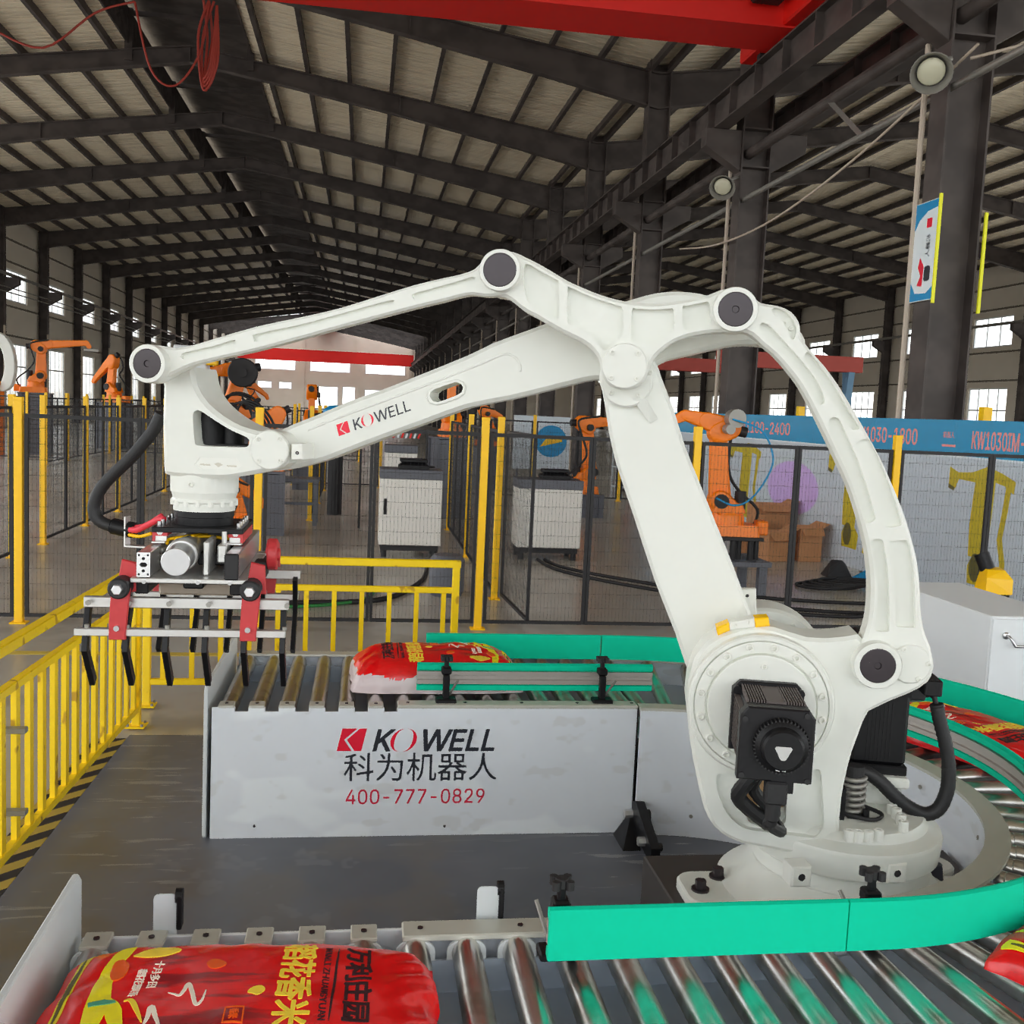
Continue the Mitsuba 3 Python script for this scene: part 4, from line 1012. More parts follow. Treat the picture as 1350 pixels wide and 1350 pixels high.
# elbow lever (triangular front plate)
YT0, YT1 = 3.095, 3.20
tp = [(0.388, 2.539), (0.383, 2.572), (0.397, 2.602), (0.421, 2.622), (0.452, 2.629), (0.477, 2.627), (0.503, 2.622), (0.541, 2.606), (0.583, 2.587), (0.632, 2.561), (0.678, 2.536), (0.724, 2.517), (0.773, 2.499), (0.818, 2.486), (0.866, 2.476), (0.911, 2.472), (0.958, 2.471), (1.004, 2.475), (1.048, 2.482), (1.094, 2.492), (1.137, 2.503), (1.177, 2.521), (1.223, 2.529), (1.264, 2.522), (1.29, 2.496), (1.299, 2.462), (1.295, 2.426), (1.274, 2.401), (1.246, 2.387), (1.21, 2.387), (1.164, 2.385), (1.123, 2.378), (1.082, 2.368), (1.053, 2.356), (1.029, 2.343), (1.006, 2.325), (0.985, 2.304), (0.969, 2.279), (0.96, 2.249), (0.95, 2.219), (0.926, 2.198), (0.887, 2.189), (0.846, 2.194), (0.82, 2.211), (0.806, 2.238), (0.8, 2.267), (0.786, 2.297), (0.759, 2.325), (0.715, 2.349), (0.671, 2.367), (0.62, 2.393), (0.581, 2.414), (0.542, 2.432), (0.508, 2.456), (0.479, 2.475), (0.446, 2.479), (0.414, 2.493), (0.396, 2.512)]
tpo = cat(tp, 2)
lever = extrude(tpo, YT0, YT1, .010)
def poc(s_, d, m=3): return extrude(cat(s_, m), YT0 - .05, YT0 + d, 0)
lever = sub(lever,
            poc([(0.533, 2.576), (0.545, 2.586), (0.586, 2.565), (0.638, 2.539), (0.651, 2.525), (0.656, 2.424), (0.647, 2.411), (0.613, 2.422), (0.569, 2.448), (0.545, 2.472), (0.532, 2.526)], .028),
            poc([(0.68, 2.506), (0.689, 2.514), (0.735, 2.495), (0.786, 2.477), (0.842, 2.462), (0.865, 2.448), (0.869, 2.369), (0.848, 2.346), (0.82, 2.318), (0.807, 2.315), (0.781, 2.344), (0.741, 2.375), (0.7, 2.393), (0.685, 2.402)], .028),
            poc([(0.895, 2.446), (0.912, 2.452), (0.961, 2.451), (1.01, 2.455), (1.03, 2.453), (1.036, 2.395), (1.025, 2.377), (0.992, 2.351), (0.973, 2.336), (0.938, 2.34), (0.908, 2.346), (0.897, 2.355)], .028),
            poc([(1.059, 2.462), (1.073, 2.467), (1.119, 2.478), (1.141, 2.481), (1.15, 2.452), (1.152, 2.418), (1.145, 2.406), (1.107, 2.397), (1.076, 2.389), (1.063, 2.401)], .028))
put(rb, 'elbow_lever', lever, 'white', 30)
ex, ez, er = (0.881, 2.264, 0.075)
put(rb, 'elbow_ring', lathe((*[(0.889, 2.217)][0][:1], 3.215, [(0.889, 2.217)][0][1]), (0, -1, 0), [(0, .088), (.03, .088), (.036, .082), (.036, 0)], 40), 'white', 30)
cover('elbow_cover', (ex, ez, er), YT0 + .005, .022, bolts=4, ph=45, rb_=.78, br=.0085)
for p in [(0.84, 2.176), (0.933, 2.172), (0.969, 2.25)]: bolt(rb + '__elbow_ring', p[0], 3.176, p[1], .0085)

# joint rings with dark caps
def joint(c, y0, d, capm, cap_r=.76, ringm='white', hole=True):
    x, z, r = c
    k = put(rb, 'joint_ring', lathe((x, y0, z), (0, -1, 0), [(0, r), (d - .006, r), (d, r * .965), (d, r * cap_r), (d - .008, r * cap_r), (d - .008, 0)], 44), ringm, 30)
    q = put(k, 'cap', lathe((x, y0, z), (0, -1, 0), [(d - .008, r * cap_r * .995), (d - .001, r * cap_r * .98), (d, r * cap_r * .94), (d, .012)] + ([(d - .005, .010), (d - .005, 0)] if hole else [(d, 0)]), 36), capm, 30, label='dark round bearing cap')
j1 = (0.457, 2.559, 0.069); j2 = (1.225, 2.456, 0.072); j3 = (-0.752, 2.206, 0.067); j4 = (1.75, 1.332, 0.077)
joint(j1, YT0 + .02, .060, 'cap_dark', .80, hole=False); joint(j2, YT0 + .01, .055, 'cap_dark', .77); joint(j3, 3.13, .085, 'cap_dark', .76); joint(j4, YC + .01, .055, 'cap_dark', .74)

# upper levelling rod (from lever to wrist)
rod = [(-0.835, 2.208), (-0.827, 2.24), (-0.805, 2.261), (-0.766, 2.272), (-0.722, 2.271), (-0.664, 2.265), (-0.593, 2.282), (-0.525, 2.304), (-0.38, 2.349), (-0.212, 2.389), (-0.081, 2.423), (0.049, 2.467), (0.168, 2.506), (0.254, 2.529), (0.32, 2.545), (0.368, 2.564), (0.404, 2.6), (0.454, 2.621), (0.506, 2.59), (0.518, 2.554), (0.504, 2.509), (0.46, 2.483), (0.409, 2.476), (0.363, 2.48), (0.318, 2.471), (0.264, 2.455), (0.18, 2.433), (0.051, 2.396), (-0.079, 2.358), (-0.21, 2.318), (-0.373, 2.27), (-0.489, 2.241), (-0.598, 2.212), (-0.652, 2.189), (-0.691, 2.169), (-0.729, 2.149), (-0.765, 2.142), (-0.807, 2.154), (-0.829, 2.179)]
rodm = extrude(cat(rod, 2), 3.085, 3.15, .008)
def rpoc(s_): return extrude(cat(s_, 3), 3.0, 3.105)
rodm = sub(rodm, rpoc([(-0.647, 2.241), (-0.631, 2.252), (-0.533, 2.277), (-0.463, 2.3), (-0.452, 2.295), (-0.454, 2.282), (-0.468, 2.271), (-0.533, 2.253), (-0.628, 2.229), (-0.645, 2.231)]),
           rpoc([(-0.39, 2.313), (-0.377, 2.324), (-0.212, 2.364), (-0.08, 2.403), (0.081, 2.451), (0.097, 2.446), (0.094, 2.434), (0.079, 2.426), (-0.08, 2.382), (-0.211, 2.345), (-0.371, 2.299), (-0.387, 2.303)]),
           rpoc([(0.161, 2.471), (0.173, 2.479), (0.255, 2.504), (0.326, 2.526), (0.361, 2.538), (0.371, 2.532), (0.37, 2.517), (0.352, 2.509), (0.306, 2.5), (0.243, 2.478), (0.179, 2.456), (0.164, 2.461)]))
put(rb, 'upper_rod', rodm, 'white', 30)

# curved rear link (from lever to the frame) with two columns of pockets
ln = [(1.163, 2.425), (1.156, 2.461), (1.166, 2.495), (1.191, 2.518), (1.222, 2.524), (1.258, 2.517), (1.286, 2.497), (1.306, 2.482), (1.34, 2.477), (1.373, 2.471), (1.403, 2.457), (1.423, 2.436), (1.434, 2.413), (1.438, 2.384), (1.454, 2.358), (1.478, 2.331), (1.524, 2.284), (1.57, 2.226), (1.618, 2.156), (1.669, 2.078), (1.714, 2.005), (1.753, 1.932), (1.786, 1.865), (1.815, 1.798), (1.839, 1.731), (1.859, 1.665), (1.872, 1.592), (1.879, 1.531), (1.888, 1.481), (1.901, 1.437), (1.921, 1.396), (1.931, 1.354), (1.932, 1.319), (1.922, 1.293), (1.893, 1.271), (1.851, 1.263), (1.823, 1.278), (1.791, 1.261), (1.748, 1.255), (1.714, 1.27), (1.69, 1.296), (1.683, 1.331), (1.694, 1.372), (1.71, 1.419), (1.72, 1.47), (1.722, 1.532), (1.717, 1.607), (1.704, 1.681), (1.684, 1.754), (1.659, 1.826), (1.625, 1.91), (1.58, 1.994), (1.534, 2.077), (1.49, 2.155), (1.447, 2.223), (1.406, 2.272), (1.36, 2.319), (1.317, 2.351), (1.284, 2.379), (1.25, 2.387), (1.212, 2.383), (1.182, 2.397)]
link = extrude(cat(ln, 2), 3.075, 3.165, .010)
def lp(s_): return extrude(cat(s_, 3), 3.0, 3.098)
link = sub(link,
    lp([(1.308, 2.413), (1.32, 2.419), (1.344, 2.405), (1.401, 2.349), (1.457, 2.291), (1.504, 2.233), (1.526, 2.185), (1.523, 2.166), (1.504, 2.17), (1.477, 2.215), (1.43, 2.276), (1.373, 2.331), (1.323, 2.375), (1.307, 2.396)]),
    lp([(1.457, 2.327), (1.468, 2.33), (1.494, 2.302), (1.546, 2.239), (1.594, 2.167), (1.631, 2.113), (1.642, 2.094), (1.623, 2.088), (1.608, 2.102), (1.569, 2.156), (1.516, 2.226), (1.471, 2.287), (1.456, 2.31)]),
    lp([(1.544, 2.109), (1.556, 2.126), (1.576, 2.122), (1.595, 2.089), (1.639, 2.006), (1.679, 1.913), (1.706, 1.836), (1.715, 1.807), (1.705, 1.794), (1.683, 1.793), (1.666, 1.831), (1.626, 1.93), (1.581, 2.02), (1.551, 2.075)]),
    lp([(1.636, 2.045), (1.651, 2.058), (1.675, 2.061), (1.69, 2.043), (1.726, 1.972), (1.763, 1.888), (1.79, 1.816), (1.797, 1.792), (1.783, 1.784), (1.755, 1.78), (1.74, 1.794), (1.716, 1.866), (1.68, 1.957), (1.645, 2.024)]),
    lp([(1.707, 1.73), (1.723, 1.741), (1.742, 1.737), (1.751, 1.711), (1.766, 1.642), (1.778, 1.549), (1.786, 1.454), (1.782, 1.439), (1.754, 1.437), (1.741, 1.449), (1.742, 1.521), (1.737, 1.596), (1.721, 1.674)]),
    lp([(1.764, 1.726), (1.778, 1.737), (1.815, 1.742), (1.828, 1.723), (1.846, 1.647), (1.858, 1.554), (1.866, 1.465), (1.859, 1.457), (1.819, 1.457), (1.806, 1.468), (1.797, 1.55), (1.785, 1.639)]),
    lp([(1.341, 2.46), (1.354, 2.468), (1.384, 2.457), (1.406, 2.436), (1.423, 2.405), (1.42, 2.376), (1.411, 2.369), (1.397, 2.395), (1.371, 2.432), (1.349, 2.446)]))
put(rb, 'curved_link', link, 'white', 30)
cx_, cz_, cr_ = (1.861, 1.338, 0.065)
cover('pivot_cover', (cx_, cz_, cr_), 3.078, .010, bolts=0)
for t in (118, 5, -60): bolt(rb + '__pivot_cover', cx_ + cr_ * .84 * math.cos(math.radians(t)), 3.068, cz_ + cr_ * .84 * math.sin(math.radians(t)), .0085)
for p in [(1.349, 2.444), (1.409, 2.405), (1.386, 2.421)]: bolt(rb + '__curved_link', p[0], 3.096, p[1], .008)

# forearm with slot, raised contour and lettering
YO0, YO1 = 3.33, 3.49
fa = [(-0.476, 1.964), (-0.459, 1.985), (-0.424, 1.992), (-0.383, 1.988), (-0.331, 2.013), (-0.229, 2.057), (-0.116, 2.109), (0.024, 2.164), (0.162, 2.224), (0.318, 2.293), (0.406, 2.339), (0.514, 2.383), (0.601, 2.418), (0.699, 2.451), (0.805, 2.48), (0.896, 2.51), (0.974, 2.533), (1.052, 2.541), (1.13, 2.535), (1.196, 2.519), (1.288, 2.507), (1.354, 2.483), (1.433, 2.447), (1.482, 2.41), (1.495, 2.369), (1.466, 2.342), (1.419, 2.348), (1.362, 2.366), (1.297, 2.369), (1.232, 2.361), (1.156, 2.34), (1.091, 2.322), (1.026, 2.304), (0.988, 2.281), (0.937, 2.245), (0.858, 2.228), (0.773, 2.225), (0.698, 2.206), (0.623, 2.184), (0.475, 2.142), (0.325, 2.106), (0.185, 2.05), (0.049, 1.995), (-0.043, 1.957), (-0.144, 1.913), (-0.196, 1.891), (-0.247, 1.874), (-0.31, 1.854), (-0.383, 1.839), (-0.441, 1.845), (-0.471, 1.883)]
forearm = extrude(cat(fa, 2), YO0, YO1, .014)
slot = extrude([(0.201, 2.165), (0.247, 2.184), (0.28, 2.195), (0.297, 2.189), (0.306, 2.176), (0.301, 2.159), (0.285, 2.148), (0.244, 2.13), (0.216, 2.12), (0.197, 2.123), (0.185, 2.138), (0.187, 2.154)], 3.2, 3.6)
rim = extrude([(0.197, 2.177), (0.247, 2.196), (0.282, 2.206), (0.305, 2.197), (0.317, 2.179), (0.312, 2.154), (0.291, 2.137), (0.244, 2.117), (0.211, 2.108), (0.186, 2.113), (0.172, 2.135), (0.178, 2.16)], YO0 - .008, YO0 + .02, .003)
fm = sub((lambda m: (np.asarray(m.to_mesh().vert_properties[:, :3], float), np.asarray(m.to_mesh().tri_verts)))(mani(forearm) + mani(rim)), slot)
put(rb, 'forearm', fm, 'white', 30)
con = [(-0.268, 1.996), (-0.171, 2.04), (-0.058, 2.086), (0.109, 2.154), (0.273, 2.223), (0.382, 2.271), (0.422, 2.291), (0.457, 2.301), (0.491, 2.289), (0.508, 2.262), (0.509, 2.241)]
put(rb, 'contour_rib', tube([(x, YO0 + .002, z) for x, z in con], .0055, 8, 4), 'white', True)
lA = [(-0.149, 1.98), (0.117, 2.086)]; ang = math.atan2(lA[1][1] - lA[0][1], lA[1][0] - lA[0][0])
R2, D2, w2 = brand(.05, .10, False)
s2 = math.hypot(lA[1][0] - lA[0][0], lA[1][1] - lA[0][1]) / w2
def on_arm(m): return move(move(stand(move(m, s=s2)), (0, 0, 0), ry=-ang), (lA[0][0], YO0 - .0005, lA[0][1]))
put(rb + '__forearm', 'brand_print', [on_arm(m) for m in R2], 'ink_red', label='red logo block and split ring of the lettering')
put(rb + '__forearm', 'brand_print', [on_arm(m) for m in D2], 'ink', label='dark capital letters')

# wrist housing
wh = [(-0.778, 2.133), (-0.78, 2.034), (-0.779, 1.952), (-0.776, 1.869), (-0.773, 1.825), (-0.761, 1.812), (-0.7, 1.808), (-0.637, 1.807), (-0.573, 1.808), (-0.527, 1.811), (-0.485, 1.819), (-0.428, 1.832), (-0.386, 1.842), (-0.343, 1.853), (-0.307, 1.876), (-0.3, 1.915), (-0.306, 1.955), (-0.332, 1.984), (-0.366, 1.99), (-0.403, 1.987), (-0.451, 1.993), (-0.514, 2.014), (-0.58, 2.054), (-0.618, 2.088), (-0.644, 2.125), (-0.659, 2.168), (-0.668, 2.205), (-0.697, 2.199), (-0.748, 2.18), (-0.782, 2.149)]
wm = extrude(cat(wh, 2), 3.22, 3.45, .014)
wm = sub(wm, extrude(cat([(-0.662, 2.034), (-0.652, 2.05), (-0.632, 2.049), (-0.58, 2.019), (-0.516, 1.985), (-0.459, 1.963), (-0.449, 1.946), (-0.464, 1.927), (-0.558, 1.924), (-0.638, 1.924), (-0.653, 1.936), (-0.659, 1.985)], 3), 3.0, 3.6),
         extrude([(-0.652, 1.856), (-0.632, 1.885), (-0.495, 1.889), (-0.468, 1.861), (-0.488, 1.84), (-0.625, 1.837)], 3.1, 3.223))
put(rb, 'wrist_housing', wm, 'white', 30)
put(rb + '__wrist_housing', 'name_plate', [extrude([(-0.646, 1.856), (-0.629, 1.881), (-0.497, 1.884), (-0.474, 1.861), (-0.491, 1.844), (-0.623, 1.841)], 3.2215, 3.224)] +
    [], 'white_flat')
put(rb + '__wrist_housing', 'embossed_mark', [extrude(p, 3.2195, 3.2220) for p in ([(-0.632, 1.86), (-0.594, 1.859), (-0.594, 1.853), (-0.632, 1.854)], [(-0.58, 1.862), (-0.563, 1.867), (-0.546, 1.859), (-0.563, 1.85)], [(-0.531, 1.859), (-0.494, 1.859), (-0.494, 1.853), (-0.531, 1.854)])], 'engrave')
wx, wz, wr = (-0.367, 1.922, 0.071)
cover('wrist_cover', (wx, wz, wr), 3.222, .020, bolts=4, ph=48, rb_=.78, br=.0075)
q = put(rb, 'hard_stop', extrude([(-0.285, 1.949), (-0.244, 1.951), (-0.242, 1.894), (-0.284, 1.892)], 3.20, 3.335, .003), 'white_flat')
p = [(-0.262, 1.917)][0]; bolt(q, p[0], 3.20, p[1], .006, 'cap_dark')
p = [(-0.264, 1.914)][0]; bolt(rb + '__forearm', p[0], 3.329, p[1], .007)
m1, m2 = [(-0.655, 1.918), (-0.578, 1.916)]
put(rb, 'wrist_motor', [cyl((m1[0], 3.36, m1[1]), (m1[0], 3.36, m1[1] + .125), .070, 24, c=.004), cyl((m2[0], 3.38, m2[1]), (m2[0], 3.38, m2[1] + .10), .045, 20, c=.004), box(m1[0] - .06, m2[0] + .09, 3.30, 3.42, m1[1] - .015, m1[1] + .012)], 'black', 30, label='black wrist motor seen through the opening')
WX, WY = [(-0.67, 1.741)][0][0], 3.352
zt, zb = [(-0.624, 1.802)][0][1], [(-0.622, 1.713)][0][1]
wr0 = (-0.67, 1.741, 0.128)[2]
q = wr0 / .1115
put(rb, 'wrist_flange', lathe((WX, WY, 0), (0, 0, 1), [(zb - .035, 0), (zb - .035, .098 * q), (zb - .006, .099 * q), (zb, .104 * q), (zb + .004, .104 * q), (zb + .012, .100 * q), (zb + .035, .106 * q), (zb + .0355, .108 * q), (zb + .04, .108 * q), (zt - .01, .108 * q), (zt + .04, .1105 * q), (zt + .04, 0)], 48), 'white', 30)
bolt(rb + '__wrist_flange', *(lambda p: (p[0], WY - .1075 * q, p[1]))([(-0.668, 1.781)][0]), .010)
for i in range(16):
    t = 2 * math.pi * (i + .5) / 16
    put(rb + '__wrist_flange', 'cap_screw', cyl((WX + .1 * q * math.cos(t), WY + .1 * q * math.sin(t), zb - .015), (WX + .1 * q * math.cos(t), WY + .1 * q * math.sin(t), zb + .006), .0095, 10), 'white_flat')
zk = zb - .035
put(rb, 'tool_flange', lathe((WX, WY, 0), (0, 0, 1), [(zk - .052, 0), (zk - .052, .092 * q), (zk - .024, .0925 * q), (zk - .022, .096 * q), (zk, .096 * q), (zk, 0)], 44), 'black', 30, label='black tool flange')

# front motor with cooling fins, encoder cap and plug
mx0, mz0 = [(1.405, 1.144)][0]
fb, ff = 3.03, 2.76
fx, fz = [(1.401, 1.121)][0]
hw = .113
put(rb, 'motor', [extrude([(mx0 + u, mz0 + v) for u, v in ((-.115, .09), (-.09, .115), (.09, .115), (.115, .09), (.115, -.115), (-.115, -.115))], fb - .03, fb, .004),
                  extrude([(mx0 + u, mz0 + v) for u, v in rrect(-.092, .092, -.1, .092, .02)], ff + .05, fb - .03),
                  extrude([(mx0 + u, mz0 + v) for u, v in ((-.112, .07), (-.09, .098), (.092, .098), (.112, .07), (.112, -.13), (.06, -.13), (.06, -.165), (-.012, -.165), (-.012, -.13), (-.112, -.13))], ff, ff + .055, .005)], 'motor', 30, label='black servo motor with cooling fins')
for i in range(22):
    if 8 <= i <= 13: continue
    u = -.085 + .17 * i / 21
    put(rb + '__motor', 'fin', box(mx0 + u - .0022, mx0 + u + .0022, ff + .052, fb - .03, mz0 + .088, mz0 + .106), 'dusty_black')
put(rb + '__motor', 'top_plate', box(mx0 - .025, mx0 + .03, ff + .052, fb - .03, mz0 + .088, mz0 + .104), 'dusty_black')
for i in range(12):
    v = -.08 + .15 * i / 11
    put(rb + '__motor', 'fin', [box(mx0 + s * .100 - .009, mx0 + s * .100 + .009, ff + .052, fb - .03, mz0 + v - .0022, mz0 + v + .0022) for s in (-1, 1)], 'dusty_black')
for u, v in ((-.1, .098), (.1, .098)): put(rb + '__motor', 'bolt', cyl((mx0 + u, fb - .03, mz0 + v - .01), (mx0 + u, fb - .046, mz0 + v - .01), .014, 14), 'black')
for u, v in ((-.098, .06), (.085, .082), (.098, -.12), (-.098, -.115)): put(rb + '__motor', 'bolt', cyl((mx0 + u, ff, mz0 + v), (mx0 + u, ff - .006, mz0 + v), .009, 12), 'black_matte')
ex0, ez0 = mx0 + .012, mz0 - .012
enc = put(rb, 'encoder_cap', lathe((ex0, ff + .002, ez0), (0, -1, 0), [(0, .083), (.03, .080), (.034, .076), (.040, .066), (.062, .062), (.068, .056), (.068, 0)], 44), 'black', 30)
put(enc, 'ribs', [move(box(-.0022, .0022, ff - .03, ff, .0755, .0845), (ex0, 0, ez0), ry=2 * math.pi * i / 44) for i in range(44)], 'black_matte')
put(enc, 'badge', extrude([(ex0 + u, ez0 + v - .008) for u, v in ((-.026, .016), (-.022, .022), (.022, .022), (.026, .016), (.019, .004), (.010, -.015), (.005, -.02), (-.005, -.02), (-.010, -.015), (-.019, .004))], ff - .0675, ff - .0655), 'alu', label='small silver shield-shaped badge')
put(enc, 'badge', [extrude([(ex0 + u + .018 * s, ez0 + v - .062) for u, v in ((0, .004), (.012, .002), (.012, -.004), (0, -.002))], ff - .056, ff - .050) for s in (-1, 0)], 'alu')
put(rb, 'motor_plug', [box(ex0 - .035, ex0 + .03, ff - .012, ff + .05, mz0 - .20, mz0 - .128, .006), cyl((ex0 - .004, ff + .02, mz0 - .20), (ex0 - .008, ff + .02, mz0 - .255), .024, 16, .021), cyl((ex0 - .008, ff + .02, mz0 - .255), (ex0 - .01, ff + .024, mz0 - .272), .019, 14)], 'black_matte', 30)
hc = [(1.442, 0.792)][0]
put(rb, 'motor_cable', tube([(ex0 - .009, ff + .02, mz0 - .262), (ex0 - .010, ff + .05, mz0 - .285), (hc[0] + .022, ff + .16, hc[1] + .005), (hc[0] + .01, 3.06, hc[1] - .005), (hc[0], 3.14, hc[1] - .01)], .018, 10, 8, corr=.06), 'rubber', 30)
put(rb, 'motor_cable', tube([(ex0 - .05, ff + .06, mz0 - .11), (ex0 - .085, ff + .08, mz0 - .17), (ex0 - .095, ff + .13, mz0 - .24), (hc[0] - .02, 2.98, hc[1] + .01), (hc[0] - .01, 3.05, hc[1] - .015), (hc[0], 3.14, hc[1] - .02)], .024, 10, 8, corr=.06), 'rubber', 30)
put(rb, 'motor_cable', tube([(ex0 - .03, ff + .09, mz0 - .12), (ex0 - .055, ff + .13, mz0 - .20), (hc[0] + .0, 2.97, hc[1] + .05), (hc[0] + .012, 3.05, hc[1] + .02), (hc[0] + .012, 3.14, hc[1] + .01)], .020, 10, 8, corr=.06), 'rubber', 30)

# second motor standing on the turntable and its cables
vx, vy = [(1.862, 0.946)][0][0], 3.46
put(rb, 'turntable_motor', [box(vx - .11, vx + .100, vy - .09, vy + .09, .86, .895, .004), box(vx - .098, vx + .094, vy - .085, vy + .085, .895, 1.36, .012), box(vx - .10, vx + .096, vy - .09, vy + .09, 1.15, 1.17, .002)], 'black', 30, label='black upright servo motor')
put(rb + '__turntable_motor', 'fin', [box(vx - .098 + .186 * i / 14 - .002, vx - .098 + .186 * i / 14 + .002, vy - .087, vy - .084, .91, 1.14) for i in range(4, 11)], 'motor')
put(rb + '__turntable_motor', 'plug', [box(vx + .085, vx + .155, vy - .05, vy + .02, 1.13, 1.20, .005), cyl((vx + .155, vy - .015, 1.165), (vx + .20, vy - .015, 1.165), .026, 14), cyl((vx + .162, vy - .015, 1.165), (vx + .17, vy - .015, 1.165), .029, 14), cyl((vx + .18, vy - .015, 1.165), (vx + .188, vy - .015, 1.165), .029, 14), box(vx + .085, vx + .17, vy - .03, vy + .02, 1.27, 1.285, .003)], 'black_matte', 30)
put(rb, 'motor_base', [box(vx - .14, vx + .105, vy - .12, vy + .12, .82, .86, .008), box(vx - .12, vx + .085, vy - .10, vy + .10, .75, .825, .008)], 'white')
cabp = [(1.752, 3.3, 0.889), (1.804, 3.3, 0.888), (1.853, 3.3, 0.859), (1.903, 3.3, 0.814), (1.958, 3.3, 0.775), (2.016, 3.3, 0.755), (2.061, 3.3, 0.781), (2.083, 3.3, 0.852), (2.081, 3.3, 0.934), (2.061, 3.3, 1.02), (2.037, 3.3, 1.094), (2.022, 3.3, 1.152), (2.006, 3.3, 1.194), (1.984, 3.3, 1.212)]
put(rb, 'base_cable', tube(cabp[:9], .024, 12, 8, corr=.05), 'rubber', 30)
put(rb, 'base_cable', tube(cabp[7:12], .0225, 12, 8, corr=.09), 'rubber', 30)
put(rb, 'base_cable', tube([(x, y + .01, z) for x, y, z in cabp[9:]], .009, 8, 6), 'rubber', True)
put(rb, 'cable_clamp', [box(cabp[-1][0] - .03, cabp[-1][0] + .03, 3.22, 3.34, cabp[-1][2] - .015, cabp[-1][2] + .04, .004)], 'black')
spr = [(1.754, 0.71)][0]
put(rb, 'coiled_hose', tube([(spr[0] + .035 * math.cos(t), 3.24 + .035 * math.sin(t), .76 + .0035 * t) for t in np.arange(0, 38, .5)], .008, 6, 1, False), 'galv', True)
put(rb, 'coiled_hose', [cyl((spr[0], 3.24, .87), (spr[0], 3.24, .93), .03, 14), tube([(spr[0] - .05, 3.22, .765), (spr[0] + .05, 3.18, .762), (spr[0] + .1, 3.24, .762), (spr[0] + .05, 3.30, .765)], .007, 6)], 'black_matte')
put(rb, 'cable_bracket', [box(1.70, 1.715, 3.18, 3.26, .752, .86), box(1.62, 1.715, 3.18, 3.26, .85, .862), box(1.73, 1.80, 3.2, 3.23, .752, .768), cyl((1.79, 3.2, .76), (1.79, 3.2, .79), .012, 8)], 'black')

# hose down to the gripper
hp = [(-0.848, 3.36, 2.032), (-0.878, 3.36, 1.97), (-0.916, 3.36, 1.92), (-0.97, 3.36, 1.857), (-1.037, 3.36, 1.792), (-1.079, 3.36, 1.747), (-1.107, 3.36, 1.698), (-1.116, 3.36, 1.651), (-1.094, 3.36, 1.611), (-1.041, 3.36, 1.591), (-0.989, 3.36, 1.585)]
put(rb, 'hose', tube(hp, .0235, 12, 8), 'rubber', True, label='thick black corrugated hose')
put(rb, 'hose', tube([(hp[-1][0] - .05, 3.36, hp[-1][2] + .008), (hp[-1][0] - .0, 3.36, hp[-1][2]), (hp[-1][0] + .04, 3.36, hp[-1][2] - .004)], .031, 14, 6), 'black', True)
e0 = hp[-1]
put(rb, 'hose_bracket', [box(e0[0] + .01, e0[0] + .016, 3.33, 3.37, e0[2] - .06, e0[2] + .05), box(e0[0] + .01, e0[0] + .10, 3.33, 3.37, e0[2] - .066, e0[2] - .06)], 'alu')
put(rb, 'wire_sleeve', [tube([(e0[0] + .03, 3.34, e0[2]), (e0[0] + .07, 3.32, e0[2] + .005), (e0[0] + .12, 3.31, e0[2] + .03), (e0[0] + .16, 3.30, e0[2] + .05), (e0[0] + .19, 3.29, e0[2] + .055)], .0115, 8, 6, corr=.12), tube([(e0[0] + .03, 3.36, e0[2] + .006), (e0[0] + .09, 3.34, e0[2] + .02), (e0[0] + .17, 3.31, e0[2] + .065)], .010, 8, 6)], 'red_sleeve', True, label='red spiral wire sleeve')
put(rb, 'wire_sleeve', tube([(e0[0] + .03, 3.33, e0[2] - .018), (e0[0] + .08, 3.32, e0[2] - .02), (e0[0] + .13, 3.31, e0[2] - .005)], .007, 6), 'post_yellow', True, label='yellow wire')

# ------------------------------------------------------------------ gripper (moves with the robot; its pieces are sub-parts)
# modelled about its flange at unit size, then set under the wrist
FWX, FWY, FZK = WX, WY, zk
WX, WY, zk = -.496, 3.34, [(-0.479, 1.775)][0][1] - .03
tip = turned((np.array([(FWX, FWY, FZK)]), None))[0][0]
GS = tip[1] / WY
OLD = np.array([WX, WY, zk - .062])
NEW = np.array([tip[0], tip[1], FZK - .052])
def set_under_wrist(m): return NEW + GS * (np.asarray(m[0], float) - OLD), m[1]
ARRANGE[0] = set_under_wrist
G = put(rb, 'gripper', [box(WX - .135, WX + .135, WY - .135, WY + .16, zk - .078, zk - .062, .002)], 'black', label='fork gripper with alloy rails, red levers and black forks')
zp = zk - .078                    # underside of the top plate
for i in range(5):
    for s in (-1, 1): put(G, 'bolt', cyl((WX + s * .118, WY - .10 + .055 * i, zp + .016), (WX + s * .118, WY - .10 + .055 * i, zp + .030), .0065, 8), 'chrome')
zr = zp - .110                    # underside of the aluminium rails
for s in (-1, 1):
    for yy in (WY - .10, WY + .14):
        put(G, 'angle_bracket', [box(WX + s * .112 - .02, WX + s * .112 + .02, yy - .02, yy - .012, zr + .075, zp, .002), box(WX + s * .112 - .02, WX + s * .112 + .02, yy - .05, yy - .012, zr + .078, zr + .084, .002)], 'alu')
        put(G, 'angle_bracket', cyl((WX + s * .112, yy - .02, zr + .11), (WX + s * .112, yy - .028, zr + .11), .01, 6), 'chrome')
    put(G, 'red_plate', [box(WX + s * .112 - .022, WX + s * .112 + .022, WY - .125, WY + .15, zp - .012, zp - .001), box(WX + s * .130 - .004, WX + s * .130 + .004, WY - .125, WY + .15, zr + .08, zp - .001)], 'red_paint', label='red side plate')
